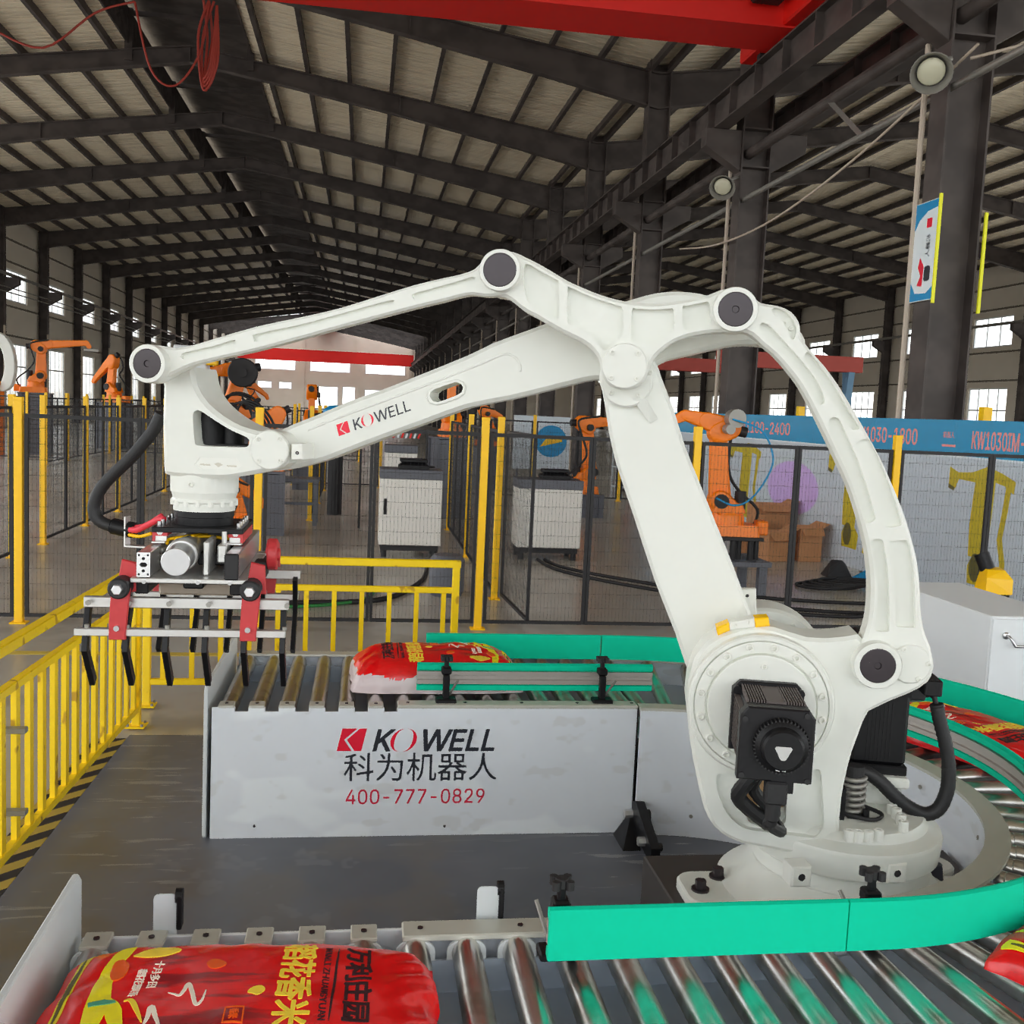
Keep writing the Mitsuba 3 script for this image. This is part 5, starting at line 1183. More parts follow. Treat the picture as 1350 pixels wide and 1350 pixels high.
def slot_profile(w, h):
    o = []
    for (cx, cz) in ((0, -h / 4), (0, h / 4)):
        pass
    outer = rrect(-w / 2, w / 2, -h / 2, h / 2, .003, 2)
    holes = [circle(0, z, w * .12, 10) for z in (-h / 4, h / 4)]
    for z in (0,): holes.append([(-w * .30, z), (-w * .16, z - h * .09), (w * .16, z - h * .09), (w * .30, z), (w * .16, z + h * .09), (-w * .16, z + h * .09)])
    for sx in (-1, 1):
        for z in (-h * .42, h * .42): holes.append(circle(sx * w * .33, z * .93, w * .09, 6))
    return outer, holes
sp_o, sp_h = slot_profile(.038, .072)
for s in (-1, 1):
    x = WX + s * .124
    put(G, 'rail', extrude([(x + u, zr + .036 + v) for u, v in sp_o], WY - .30, WY + .30, holes=[[(x + u, zr + .036 + v) for u, v in h] for h in sp_h]), 'alu_bright', label='slotted aluminium rail')
put(G, 'rail_cap', box(WX + .104, WX + .144, WY - .318, WY - .30, zr - .002, zr + .075, .004), 'black_matte', label='black rail end cap')
put(G, 'cross_plate', [box(WX - .160, WX + .172, WY - .305, WY - .24, zr - .016, zr - .002, .002), box(WX - .160, WX + .172, WY + .24, WY + .30, zr - .016, zr - .002, .002), box(WX - .158, WX + .170, WY - .30, WY + .30, zr - .012, zr - .004, .001)], 'alu')
put(G, 'cross_plate', [cyl((WX + u, WY - .305, zr - .012), (WX + u, WY - .312, zr - .012), .006, 8) for u in (-.12, .03, .12)], 'chrome')
# pneumatic cylinder with bright round end, valve blocks, tubes
put(G, 'air_cylinder', [cyl((WX - .03, WY - .23, zr + .055), (WX - .03, WY - .19, zr + .058), .047, 36, c=.003), cyl((WX - .03, WY - .20, zr + .058), (WX - .03, WY + .20, zr + .058), .040, 30)], 'alu', 35, label='pale cylinder body')
put(G, 'air_cylinder', cyl((WX - .03, WY - .33, zr + .050), (WX - .03, WY - .23, zr + .055), .041, 44, c=.002), 'alu_bright', 35, label='bright turned end of the cylinder')
put(G, 'valve_block', [box(WX + .035, WX + .052, WY - .25, WY - .10, zr + .0, zr + .10, .003), box(WX + .068, WX + .095, WY - .20, WY - .10, zr + .03, zr + .085, .004), cyl((WX + .082, WY - .15, zr + .085), (WX + .082, WY - .15, zr + .12), .008, 10)], 'alu')
put(G, 'valve_block', [box(WX + .0, WX + .10, WY - .12, WY + .1, zr + .01, zr + .05, .004), box(WX + .02, WX + .09, WY - .06, WY + .06, zp - .05, zp - .002, .004)], 'black')
put(G, 'air_tube', [tube([(WX - .09 + .02 * i, WY - .13 + .03 * i, zr + .075), (WX - .08 + .02 * i, WY - .1, zr + .088 + .003 * i), (WX + .02, WY - .06 + .02 * i, zr + .092), (WX + .08, WY - .06, zr + .085 + .003 * i), (WX + .09, WY - .0, zr + .08)], .005, 6) for i in range(4)], 'post_yellow', True, label='yellow pneumatic tubes')
put(G, 'air_tube', [tube([(WX - .10, WY - .16, zr + .02 + .02 * i), (WX - .08, WY - .05, zr + .05), (WX - .09, WY + .1, zr + .06)], .009, 6) for i in range(3)], 'galv', True)
put(G, 'hanger', [box(WX + s * .135 - .02, WX + s * .135 + .02, WY - .27, WY + .27, zr - .055, zr - .016, .004) for s in (-1, 1)] + [box(WX - .03, WX + .03, WY - .2, WY + .2, zr - .05, zr - .016, .004)], 'black')
put(G, 'press_plate', box(WX - .115, WX + .13, WY - .12, WY + .22, zr - .085, zr - .045, .006), 'pipe_pale', label='pale press plate under the gripper')
# fork sets, front and back
def fork_set(s):
    y0 = WY + s * .28                       # pivot line
    zpv = zr - .030
    xs = [-.186, .180]
    yb = WY + s * .285
    zu, zl = 1.477, 1.396
    for x in xs:
        put(G, 'pivot_roller', [cyl((WX + x - 0, y0 + s * .055, zpv), (WX + x, y0 - s * .02, zpv), .030, 26, c=.004)], 'rubber', 35)
        put(G, 'pivot_roller', [cyl((WX + x, y0 + s * .072, zpv), (WX + x, y0 + s * .05, zpv), .0155, 6, c=.002)], 'alu_bright', label='bright pivot bolt')
        put(G, 'lever', [extrude([(WX + x - .022, zpv), (WX + x + .03, zpv), (WX + x + .018, zl + .0), (WX + x + .018, zl - .02), (WX + x - .028, zl - .02), (WX + x - .028, zl + .03)], min(y0 + s * .022, y0 + s * .04), max(y0 + s * .022, y0 + s * .04), .002), extrude([(WX + x - .005, zpv + .075), (WX + x + .035, zpv + .065), (WX + x + .04, zpv - .02), (WX + x - .02, zpv - .02)], min(y0 - s * .03, y0 - s * .01), max(y0 - s * .03, y0 - s * .01), .002)], 'red_paint', label='red lever')
        put(G, 'bolt', cyl((WX + x - .005, y0 + s * .04, zl + .015), (WX + x - .005, y0 + s * .05, zl + .015), .0085, 8), 'chrome')
    put(G, 'bar', box(WX - .292, WX + .288, min(yb, yb - s * .022), max(yb, yb - s * .022), zu - .014, zu + .017, .002), 'alu', label='upper alloy bar')
    put(G, 'bar', box(WX - .312, WX + .282, min(yb, yb + s * .024), max(yb, yb + s * .024), zl - .012, zl + .010, .002), 'alu', label='lower alloy bar')
    for i in range(6):
        x = WX - .285 + .1115 * i
        put(G, 'bolt', [cyl((x + .012, yb - .022 if s < 0 else yb + .022, zu + .004), (x + .012, yb - .026 if s < 0 else yb + .028, zu + .004), .008, 8), cyl((x + .006, yb + s * .012, zl + .010), (x + .006, yb + s * .012, zl + .02), .007, 8)], 'galv')
        # a bent flat fork: down between the bars, then hooked inwards under the load
        P = [(yb - s * .035, zu - .01), (yb - s * .005, zl - .005), (yb + s * .006, zl - .055), (yb - s * .085, zl - .175)]
        w = .016
        t0 = [np.array(P[k + 1]) - np.array(P[k]) for k in range(3)]
        nr = [np.array([-t[1], t[0]]) / np.linalg.norm(t) for t in t0]
        off = [nr[0], (nr[0] + nr[1]), (nr[1] + nr[2]), nr[2]]
        off = [o / np.linalg.norm(o) for o in off]
        for o in off: o *= .015
        ring = [tuple(np.array(p) + o) for p, o in zip(P, off)] + [tuple(np.array(p) - o) for p, o in zip(P[::-1], off[::-1])]
        v, f = extrude(ring, x - w / 2, x + w / 2, .0012)
        put(G, 'fork', (np.column_stack([v[:, 1], v[:, 0], v[:, 2]]), f[:, ::-1]), 'black', label='bent black fork')
fork_set(-1); fork_set(1)
put(G, 'side_wheel', [cyl((WX + .205, WY - .06, zr + .04), (WX + .235, WY - .06, zr + .04), .05, 30, c=.004), cyl((WX + .235, WY - .06, zr + .04), (WX + .243, WY - .06, zr + .04), .02, 12)], 'red_paint', 30, label='red wheel on the side of the gripper')
put(G, 'side_wheel', [box(WX + .165, WX + .205, WY - .10, WY - .02, zr - .03, zr + .02, .004), box(WX + .165, WX + .20, WY - .06, WY + .30, zr - .03, zr - .01, .003)], 'black_matte')

ARRANGE[0] = None

# ================================================================== MESH FENCES
def prism(p0, p1, r):
    d, a, b = basis(np.asarray(p1, float) - np.asarray(p0, float)); v = []
    for p in (p0, p1):
        for t in (0, 2.094, 4.189): v.append(np.asarray(p) + r * (math.cos(t) * a + math.sin(t) * b))
    return np.array(v), np.array([(0, 1, 4), (0, 4, 3), (1, 2, 5), (1, 5, 4), (2, 0, 3), (2, 3, 5)])
FH0, FH1 = .06, 1.885
_fp = {}
def fence_parts(w, dx, r):
    if (w, dx) not in _fp:
        fr = merge([box(0, .03, -.015, .015, FH0, FH1), box(w - .03, w, -.015, .015, FH0, FH1), box(.03, w - .03, -.015, .015, FH0, FH0 + .03), box(.03, w - .03, -.015, .015, FH1 - .035, FH1)])
        wires = [prism((x, 0, FH0 + .03), (x, 0, FH1 - .03), r) for x in np.arange(.03 + dx, w - .03, dx)]
        wires += [prism((.03, .004, z), (w - .03, .004, z), r * 1.25) for z in np.arange(FH0 + .16, FH1 - .05, .14)]
        post = merge([box(-.035, .035, -.035, .035, 0.012, 2.0, .004), box(-.07, .07, -.06, .06, 0.001, .014, .002)])
        _fp[(w, dx)] = [mikit.ply(fr, 'm_black_matte'), mikit.ply(merge(wires), 'm_black_matte'), mikit.ply(post, 'm_post_yellow'), mikit.ply(box(-.037, .037, -.037, .037, 1.995, 2.03, .004), 'm_post_yellow'), mikit.ply(merge([box(-.06, .06, -.02, .02, z, z + .04) for z in (.2, 1.75)]), 'm_black_matte')]
    return _fp[(w, dx)]
def fence(label, p0, ang, n, w=1.03, dx=.035, r=.0013, posts=True, every=2, group=None):
    """a run of n wire-mesh panels of width w from p0 in direction ang (degrees), with a yellow post every second panel"""
    g = thing('mesh_fence', label, 'fence', group)
    fr, wi, po, cp, cl = fence_parts(w, dx, r)
    base = T().translate([p0[0], p0[1], 0]).rotate([0, 0, 1], ang)
    x, k = 0.0, 0
    step = w * every + .085 + .02 * every
    for i in range(n):
        if posts and i % every == 0:
            a = key_for(g + '__post'); scene[a] = {**po, 'to_world': base @ T().translate([x + .04, 0, 0])}
            b = key_for(a + '__cap'); scene[b] = {**cp, 'to_world': base @ T().translate([x + .04, 0, 0])}
            x += .09
        a = key_for(g + '__panel_frame'); scene[a] = {**fr, 'to_world': base @ T().translate([x, 0, 0])}
        b = key_for(a + '__wire_mesh'); scene[b] = {**wi, 'to_world': base @ T().translate([x, 0, 0])}
        x += w + .004
    if posts:
        a = key_for(g + '__post'); scene[a] = {**po, 'to_world': base @ T().translate([x + .04, 0, 0])}
        b = key_for(a + '__cap'); scene[b] = {**cp, 'to_world': base @ T().translate([x + .04, 0, 0])}
    return g
YFN = 9.62
fence('black wire-mesh fence with yellow posts across the back of the robot cell', (-7.212, YFN), 0, 16, w=.99)
fence('black mesh fence run going back from the left, behind the hanging hose', (-4.28, 14.6), 90, 10, dx=.05, r=.0018)
fence('black mesh fence run far left, beside the left aisle', (-8.85, 30.5), 90, 14, dx=.08, r=.003)
fence('black mesh fence run going back on the left of the two grey control cabinets', (-.9, 18.4), 90, 6, dx=.06, r=.002, every=3)
fence('black mesh panels standing open beside the tall central yellow post', (1.64, 9.72), 93, 1, w=1.40, dx=.05, r=.0018, posts=False)
fence('black mesh fence run with yellow posts receding behind the tall central yellow post', (1.50, 11.15), 90, 6, dx=.05, r=.0018, every=3)
fence('short piece of mesh fence at the left, in front of the long receding run', (-4.28, 11.2), 90, 2, dx=.05, r=.0018)
fence('black mesh fence crossing behind the grey control cabinet with a door', (-3.9, 26.2), 0, 4, dx=.08, r=.004)
fence('distant black mesh fence crossing the middle of the hall', (-8.8, 37.5), 0, 8, dx=.10, r=.005)
fence('distant black mesh fence at the left behind the white robot wrist', (-16.5, 32.6), 0, 7, dx=.10, r=.005)
fence('black mesh fence beside the far orange robot near the middle columns', (1.9, 24.5), 0, 5, dx=.06, r=.003)

# yellow posts standing behind the poster wall
for (x, y) in ((7.95, 18.0), (7.95, 12.3), (7.95, 10.9)):
    g = thing('fence_post', {18.0: 'yellow post top showing above the left part of the blue banner', 12.3: 'yellow post top showing above the middle of the blue banner', 10.9: 'yellow post top showing above the right part of the blue banner'}[y], 'post')
    put(g, 'shaft', box(x - .06, x + .06, y - .06, y + .06, 0.001, 2.42, .005), 'post_yellow')

# ================================================================== POSTER WALL WITH BLUE BANNER (right)
XW = 7.20
pw = thing('poster_wall', 'pale exhibition wall printed with yellow robots under a blue banner', 'display wall')
for i in range(8):
    put(pw, 'panel', box(XW, XW + .04, 9.7 + 2.0 * i + .004, 9.7 + 2.0 * (i + 1) - .004, .02, 1.80, .003), 'poster')
    put(pw, 'banner', box(XW - .012, XW + .03, 9.7 + 2.0 * i, 9.7 + 2.0 * (i + 1) - .003, 1.80, 2.235, .003), 'banner')
put(pw, 'banner_edge', box(XW - .02, XW + .03, 9.7, 25.7, 1.775, 1.80), 'print_white')
put(pw, 'foot', [box(XW + .05, XW + .5, 9.9 + 2 * i, 9.95 + 2 * i, 0.001, .05) for i in range(8)], 'black_matte')
def on_wall(m, y, z, t=.012): # text in the xy plane, read from the hall (-x side): reading direction is -y
    v = m[0]; return np.column_stack([XW - t - v[:, 2], y - v[:, 0], z + v[:, 1]]), m[1]
for y, z, txt, h, sx in ((11.35, 1.90, 'KW1030IM-1800', .20, .60), (19.3, 1.90, 'KW1100-2400', .20, 1.3), (14.4, 1.90, 'KW1030-1800', .20, .9)):
    put(pw, 'banner_print', on_wall(latin(txt, h, .004, True, sx), y, z), 'print_pink', label='pink model number on the blue banner')
    put(pw, 'banner_print', [on_wall(q, y + .62 * sx / .6, z + .10) for q in cjk('机器人', .085, .004)] + [on_wall(rrect_m, y + .62 * sx / .6, z) for rrect_m in [extrude([(0, 0), (.3, 0), (.3, .03), (0, .03)], 0, .004, axis='z')]], 'print_pink')
def wall_poly(p, t=0.0, d=.003):
    v, f = extrude(p, 0, d); return np.column_stack([XW - t - v[:, 1], v[:, 0], v[:, 2]]), f
def robot_print(y, s, m):
    """flat printed picture of a yellow robot: (y to the right is smaller)"""
    q = lambda pts: [(y - a * s, b) for a, b in pts]
    put(pw, 'robot_print', [wall_poly(q(p)) for p in (
        [(-.16, .62), (.14, .62), (.18, 1.1), (.2, 1.55), (.02, 1.66), (-.14, 1.5), (-.18, 1.0)],
        [(-.62, 1.44), (-.50, 1.40), (-.44, 1.52), (-.1, 1.50), (.1, 1.55), (.35, 1.50), (.5, 1.42), (.52, 1.56), (.3, 1.64), (.05, 1.70), (-.2, 1.62), (-.46, 1.60), (-.62, 1.66)],
        [(-.14, .30), (.22, .30), (.24, .52), (.12, .64), (-.08, .64), (-.16, .50)],
        [(.36, .28), (.42, .28), (.46, .62), (.38, .9), (.43, 1.2), (.46, 1.5), (.38, 1.5), (.34, 1.15), (.30, .88), (.38, .6)])], m, label='printed yellow robot picture')
    put(pw, 'robot_print', [wall_poly([(y - (-.02 + .1 * math.cos(t)) * s, .50 + .17 * math.sin(t)) for t in np.linspace(0, 2 * np.pi, 20)[:-1]], .003), wall_poly(q([(-.62, 1.40), (-.52, 1.37), (-.50, 1.41), (-.62, 1.45)]), .003)], 'print_olive')
robot_print(11.05, 1.15, 'print_yellow'); robot_print(14.3, 1.3, 'print_yellow'); robot_print(18.6, 1.4, 'print_yellow')
lil = [(17.461, 0.937), (15.404, 1.102), (16.465, 1.468), (16.31, 0.58)]
lc, la_ = (lil[0][0] + lil[1][0]) / 2, abs(lil[0][0] - lil[1][0]) / 2
put(pw, 'circle_print', wall_poly([(lc + la_ * math.cos(t), (lil[2][1] + lil[3][1]) / 2 + (lil[2][1] - lil[3][1]) / 2 * math.sin(t)) for t in np.linspace(0, 2 * np.pi, 40)[:-1]]), 'print_lilac', label='printed lilac disc')

# ================================================================== CONTROL CABINETS BEHIND THE FENCE
def control_cabinet(label, x, y, w, d, h, tilt=0, door=True):
    g = thing('control_cabinet', label, 'cabinet')
    at = lambda m: move(m, (x, y, 0), rz=tilt)
    put(g, 'body', at(box(0, w, 0, d, .18, h, .006)), 'cabinet')
    put(g, 'plinth', at(merge([box(.03, w - .03, .03, d - .03, .10, .18)] + [cyl((a, b, .001), (a, b, .10), .04, 10) for a in (.08, w - .08) for b in (.08, d - .08)])), 'black_matte')
    q = put(g, 'door', at(box(.008, w - .008, -.014, 0, .20, h - .02, .003)), 'cabinet')
    if door: put(q, 'handle', at(box(.06, .10, -.026, -.014, h * .55, h * .75, .003)), 'black')
    put(g, 'top', at(box(-.006, w + .006, -.016, d, h, h + .13, .006)), 'cabinet_top', label='dark top with raised rim')
    return g
control_cabinet('pale control cabinet with black handle behind the fence, left of the central post', .25, 14.15, .86, .6, 1.10)
control_cabinet('pale control cabinet behind the fence, right of the central post', 2.20, 14.25, .92, .6, 1.02, door=False)
control_cabinet('smaller far control cabinet with a red striped tape above it', .38, 17.6, .55, .5, 1.30, door=False)
def pendant(label, x, y, z, a=0.0):
    g = thing('teach_pendant', label, 'remote control')
    at = lambda m: move(m, (x, y, z), rz=a)
    put(g, 'body', at(merge([hull([(u, v, w) for u in (0, .42) for v in (0, .24) for w in (.0, .05)] + [(u, v, .085) for u in (.05, .37) for v in (.05, .19)]), box(.02, .4, .02, .22, .09, .14, .01)])), 'black', 30)
    put(g, 'screen', at(box(.10, .32, .06, .18, .140, .143)), 'cap_blue')
    put(g, 'cord', at(tube([(.42, .1, .03), (.5, .16, .03), (.46, .24, .03), (.3, .28, .03), (.1, .26, .02)], .012, 6)), 'rubber', True)
pendant('dark teach pendant lying on the left control cabinet', .50, 14.22, 1.236)
pendant('dark teach pendant lying on the right control cabinet', 2.55, 14.35, 1.156, .1)
g = thing('barrier_tape', 'red and white striped barrier tape above the small far cabinet', 'tape')
for a in (-.03, 1.08): put(g, 'pole', cyl((a, 17.52, .001), (a, 17.52, 1.72), .02, 8), 'black_matte')
for i in range(14):
    put(g, 'stripe', hull([(.0 + .07 * i + a, 17.5, 1.56 + b) for a, b in ((0, 0), (.035, 0), (.065, .09), (.03, .09))] + [(.0 + .07 * i + a, 17.505, 1.56 + b) for a, b in ((0, 0), (.035, 0), (.065, .09), (.03, .09))]), 'crane_red' if i % 2 else 'print_white')

# ================================================================== ORANGE ROBOTS
def caps(p, q, r0, r1, w0, w1, n=14):
    """a flat-sided arm casting between two joints: hull of two discs lying in the x-z plane with thickness w"""
    pts = []
    for (x, z), r, w in ((p, r0, w0), (q, r1, w1)):
        for cx, cz in circle(x, z, r, n):
            for y, k in ((-w, .86), (-w * .8, 1), (w * .8, 1), (w, .86)): pts.append((x + (cx - x) * k, y, z + (cz - z) * k))
    return hull(pts)
def orange_robot(label, x, y, z0, s, rz, sh=8, el=-70, wr=60, ped=None, m='orange', fore=.9, upper=.95, tool=True, coil=False):
    g = thing('orange_robot', label, 'robot')
    at = lambda mm: move(merge(mm) if isinstance(mm, list) else mm, (x, y, z0), rz=math.radians(rz), s=s)
    put(g, 'base', at([hull([(*q, h) for q, h in [((a, b), 0) for a, b in rrect(-.42, .30, -.26, .26, .05)] + [((a, b), .16) for a, b in rrect(-.40, .28, -.24, .24, .05)]]), lathe((0, 0, .16), (0, 0, 1), [(0, 0), (0, .235), (.12, .225), (.16, .20), (.16, 0)], 24), box(-.56, -.40, -.13, .13, .02, .22, .02)]), m, 30)
    J1 = (.14, .48)
    put(g, 'shoulder', at([hull([(a, b, .32) for a, b in rrect(-.22, .24, -.20, .20, .06)] + [(a, b, .46) for a, b in rrect(-.14, .24, -.20, -.06, .03)] + [(a, b, .46) for a, b in rrect(-.16, .20, .02, .20, .03)]), caps(J1, (.02, .36), .15, .16, .17, .19)]), m, 30)
    a = math.radians(sh); J2 = (J1[0] + upper * math.sin(a), J1[1] + upper * math.cos(a))
    put(g, 'lower_arm', at([caps(J1, J2, .14, .115, .085, .075), caps((J1[0] - .02, J1[1]), ((J1[0] + J2[0]) / 2 - .03, (J1[1] + J2[1]) / 2), .15, .10, .06, .05)]), m, 30)
    e = math.radians(el); d = (math.cos(e), math.sin(e)); n = (-d[1], d[0])
    K = (J2[0] - .12 * d[0] + .10 * n[0], J2[1] - .12 * d[1] + .10 * n[1])
    M = (J2[0] + .22 * d[0] + .12 * n[0], J2[1] + .22 * d[1] + .12 * n[1])
    W = (J2[0] + fore * d[0] + .12 * n[0], J2[1] + fore * d[1] + .12 * n[1])
    put(g, 'elbow', at([caps(J2, K, .15, .16, .14, .13), caps(K, M, .15, .12, .12, .11)]), m, 30)
    put(g, 'forearm', at([caps(M, W, .115, .075, .10, .065)]), m, 30)
    b = e + math.radians(wr) * -1; dw = (math.cos(b), math.sin(b))
    put(g, 'wrist', at([caps(W, (W[0] + .13 * dw[0], W[1] + .13 * dw[1]), .078, .062, .06, .055)]), m, 30)
    for a_, b_, r_ in (((J1[0], -.17, J1[1]), (J1[0], -.34, J1[1]), .085), ((-.16, .0, .36), (-.16, .0, .62), .08), ((K[0], 0, K[1]), (K[0] - .26 * d[0], 0, K[1] - .26 * d[1]), .075), ((J2[0], -.14, J2[1]), (J2[0], -.22, J2[1]), .07), ((J1[0], .16, J1[1]), (J1[0], .22, J1[1]), .10)):
        put(g, 'motor', at(cyl(a_, b_, r_, 18)), 'black_matte', 30)
    put(g, 'cable', at([tube([(-.40, -.08, .15), (-.46, -.20, .36), (-.18, -.24, .62), (J1[0] - .16, -.20, J1[1] + .4), (J2[0] - .22, -.20, J2[1] - .1), (K[0] - .12, -.16, K[1] + .06), (M[0], -.15, M[1] + .12)], .022, 6, 6)]), 'rubber', True)
    if tool:
        t = (W[0] + .22 * dw[0], W[1] + .22 * dw[1])
        put(g, 'tool', at([cyl((W[0] + .13 * dw[0], 0, W[1] + .13 * dw[1]), (t[0], 0, t[1]), .05, 14), box(t[0] - .20, t[0] + .20, -.08, .08, t[1] - .06, t[1] + .02, .01)]), 'galv', 30)
    if ped:
        w, h = ped; lo = z0 / 1
        put(g, 'stand', [move(mm, (x, y, 0), rz=math.radians(rz)) for mm in [box(-w, w, -w, w, z0 - .04, z0, .005)] + [box(sx * w - .05, sx * w + .05, sy * w - .05, sy * w + .05, .001, z0 - .04) for sx in (-.85, .85) for sy in (-.85, .85)] + ([box(-w * .85, w * .85, -w * .85, w * .85, .001, z0 - .05)] if h else [])], 'cap_blue' if not h else 'cabinet_top')
    return g
rr = orange_robot('orange robot on a dark stand in front of the printed poster wall', 4.42, 11.9, .72, .86, 172, 4, 12, 40, fore=.52, tool=False)
put(rr, 'hose', tube([(4.30, 11.62, 2.12), (4.62, 11.5, 2.0), (4.78, 11.5, 1.7), (4.70, 11.45, 1.45), (4.50, 11.4, 1.2), (4.30, 11.4, 1.12), (4.08, 11.4, 1.2)], .012, 6), 'blue', True, label='blue air hose')
put(rr, 'drum', [cyl((4.36, 11.62, 2.13), (4.36, 11.78, 2.13), .11, 20), cyl((4.28, 11.6, 2.0), (4.28, 11.74, 2.0), .06, 14)], 'galv', 30, label='bright round wire feeder')
put(rr, 'stand', [box(4.12, 4.78, 11.6, 12.2, .68, .72, .004)] + [cyl((4.2 + .11 * i, 11.66 + .1 * (i % 2), .44), (4.2 + .11 * i, 11.66 + .1 * (i % 2), .68), .035, 10) for i in range(6)], 'black_matte')
put(rr, 'stand', [box(4.10, 4.86, 11.5, 12.3, .38, .44, .004)] + [box(a, a + .10, b, b + .10, .001, .38) for a in (4.12, 4.72) for b in (11.52, 12.16)], 'cabinet_top')
orange_robot('orange robot seen between the forearm and the lower arm of the white robot', 4.50, 20.6, .48, .95, 8, -6, 2, 62, (.35, True), fore=.70)
orange_robot('orange robot at the far left reaching right in front of the windows', -10.6, 35.5, 2.0, 1.15, 10, 0, 6, 60, (.5, True), 'orange', 1.2, .75)
orange_robot('orange palletising robot by the left windows beside the white robot joint', -9.3, 40.5, 1.75, 1.2, 150, -6, -42, 10, (.5, True), 'orange', .8, .7, tool=False)
orange_robot('orange robot with a dark gearbox disc behind the wrist of the white robot', -2.6, 22.0, 1.35, 1.15, 200, -16, -10, 30, (.45, True), 'orange', .55, .62, tool=False)
orange_robot('lower orange robot tangled in black cables behind the wrist of the white robot', -1.55, 16.5, 1.0, .80, 185, -36, -28, 30, (.35, True), 'orange', .6, .6, tool=False)
orange_robot('distant orange robot above the forearm with black motors', -1.25, 25.2, 1.35, .9, 90, -4, -8, 20, (.4, True), 'orange', .55, .55, tool=False)
orange_robot('tiny far orange robot left of the tall central yellow post', 3.25, 27.0, 1.15, .82, 20, -24, -20, 60, (.35, True), 'orange', .55, .6, tool=False)
orange_robot('small orange robot in the far row under the end wall windows', -4.6, 44.0, 1.6, 1.0, 30, -30, -34, 30, (.4, True), 'orange', .9, .7, tool=False)
orange_robot('orange robot low behind the fence under the wrist of the white robot', -1.78, 15.0, .001, .70, 20, -14, -35, 30, None, 'orange', .55, .7, tool=False)
orange_robot('orange robot half hidden behind the round slot of the forearm', 1.68, 19.8, 1.55, .9, 95, 0, 0, 20, (.4, True), 'orange', .5, .75, tool=False)
k4 = [k for k in scene if k.startswith('orange_robot') and k.endswith('__base')][4][:-6]
put(k4, 'gearbox_disc', [cyl((-2.42, 21.35, 2.62), (-2.42, 21.15, 2.62), .29, 30, c=.02), cyl((-2.42, 21.15, 2.62), (-2.42, 21.1, 2.62), .10, 16)], 'black_matte', 30, label='large dark gearbox disc')
put(k4, 'hose', [tube([(-2.95 + .1 * i, 20.9, 1.6), (-2.7 + .1 * i, 20.7, 2.1 + .06 * i), (-2.3 + .1 * i, 20.7, 2.15), (-2.0 + .08 * i, 20.8, 1.8), (-2.1 + .1 * i, 20.9, 1.5)], .025, 6) for i in range(2)], 'rubber', True)
k5 = [k for k in scene if k.startswith('orange_robot') and k.endswith('__base')][5][:-6]
put(k5, 'hose', [tube([(-2.2 + .12 * i, 15.7, 1.5), (-2.0 + .1 * i, 15.6, 1.95 + .04 * i), (-1.7 + .08 * i, 15.6, 2.02), (-1.45 + .06 * i, 15.7, 1.75), (-1.5 + .1 * i, 15.8, 1.4)], .02, 6) for i in range(3)], 'rubber', True)
put(k5, 'motor', [cyl((-2.25, 15.9, 1.85), (-2.0, 15.8, 1.92), .10, 16)], 'black_matte', 30)
# white arm of another palletising robot at the left edge
g = thing('white_robot_arm', 'part of a white robot arm at the left edge above the fence', 'robot')
put(g, 'link', extrude(catmull([(-11.35, 3.85), (-10.95, 3.7), (-10.72, 3.3), (-10.65, 2.75), (-10.75, 2.2), (-11.0, 2.0), (-11.1, 2.1), (-10.95, 2.7), (-11.05, 3.3), (-11.35, 3.5)], 3, True), 33.6, 33.9, .02), 'white')
put(g, 'column', box(-12.0, -11.1, 33.4, 34.1, .001, 2.3, .03), 'orange')
# a pale machine head and blue disc behind the wrist
g = thing('machine_box', 'pale grey machine box with yellow valves behind the white robot wrist', 'machine')
put(g, 'body', box(-3.55, -2.95, 20.0, 20.5, 1.6, 3.05, .02), 'plate')
for z in (2.45, 2.7, 2.2): put(g, 'valve', box(-2.95, -2.75, 19.95, 20.2, z, z + .12, .02), 'post_yellow', label='yellow valve')
put(g, 'leg', box(-3.5, -3.0, 20.05, 20.45, .001, 1.6, .01), 'cabinet_top')
g = thing('drum', 'black drum with a round blue lid beyond the forearm', 'drum')
put(g, 'lid', lathe((-.50, 19.6, 1.92), (0, 0, 1), [(0, 0), (0, .26), (.05, .25), (.12, .15), (.14, 0)], 24), 'blue', 30, label='blue round lid')
put(g, 'body', cyl((-.50, 19.6, .001), (-.50, 19.6, 1.92), .14, 14), 'black_matte')
g = thing('work_table', 'dark steel welding table seen under the wrist joint', 'table')
put(g, 'top', box(-1.42, -.72, 17.6, 18.2, .74, .80, .004), 'cabinet_top')
put(g, 'frame', [box(a, a + .07, b, b + .07, .001, .74) for a in (-1.40, -.81) for b in (17.62, 18.12)] + [box(-1.4, -.74, 17.64, 17.68, .35, .40)], 'cabinet_top')

# ================================================================== FLOOR CLUTTER
def carton(label, x, y, z, w, d, h, a):
    g = thing('cardboard_box', label, 'box', None)
    at = lambda m: move(m, (x, y, z), rz=a)
    put(g, 'carton', at(box(-w / 2, w / 2, -d / 2, d / 2, .001, h, .006)), 'card')
    put(g, 'flap', at(merge([hull([(-w / 2, -d / 2, h - .004), (-w / 2, -d / 2, h), (w / 2, -d / 2, h - .004), (w / 2, -d / 2, h), (w / 2 - .02, -d / 2 - .13, h - .10), (-w / 2 + .02, -d / 2 - .13, h - .10), (-w / 2 + .02, -d / 2 - .13, h - .104)]), hull([(w / 2, -d / 2, h), (w / 2, d / 2, h), (w / 2 + .11, d / 2, h + .07), (w / 2 + .11, -d / 2, h + .07), (w / 2, -d / 2, h - .004), (w / 2 + .11, -d / 2, h + .066)])])), 'card')
carton('brown cardboard box at the front of the heap below the lilac disc', 6.30, 14.9, 0, .42, .40, .44, .15)
carton('brown cardboard box at the right of the heap below the lilac disc', 6.84, 15.0, 0, .36, .5, .52, 0)
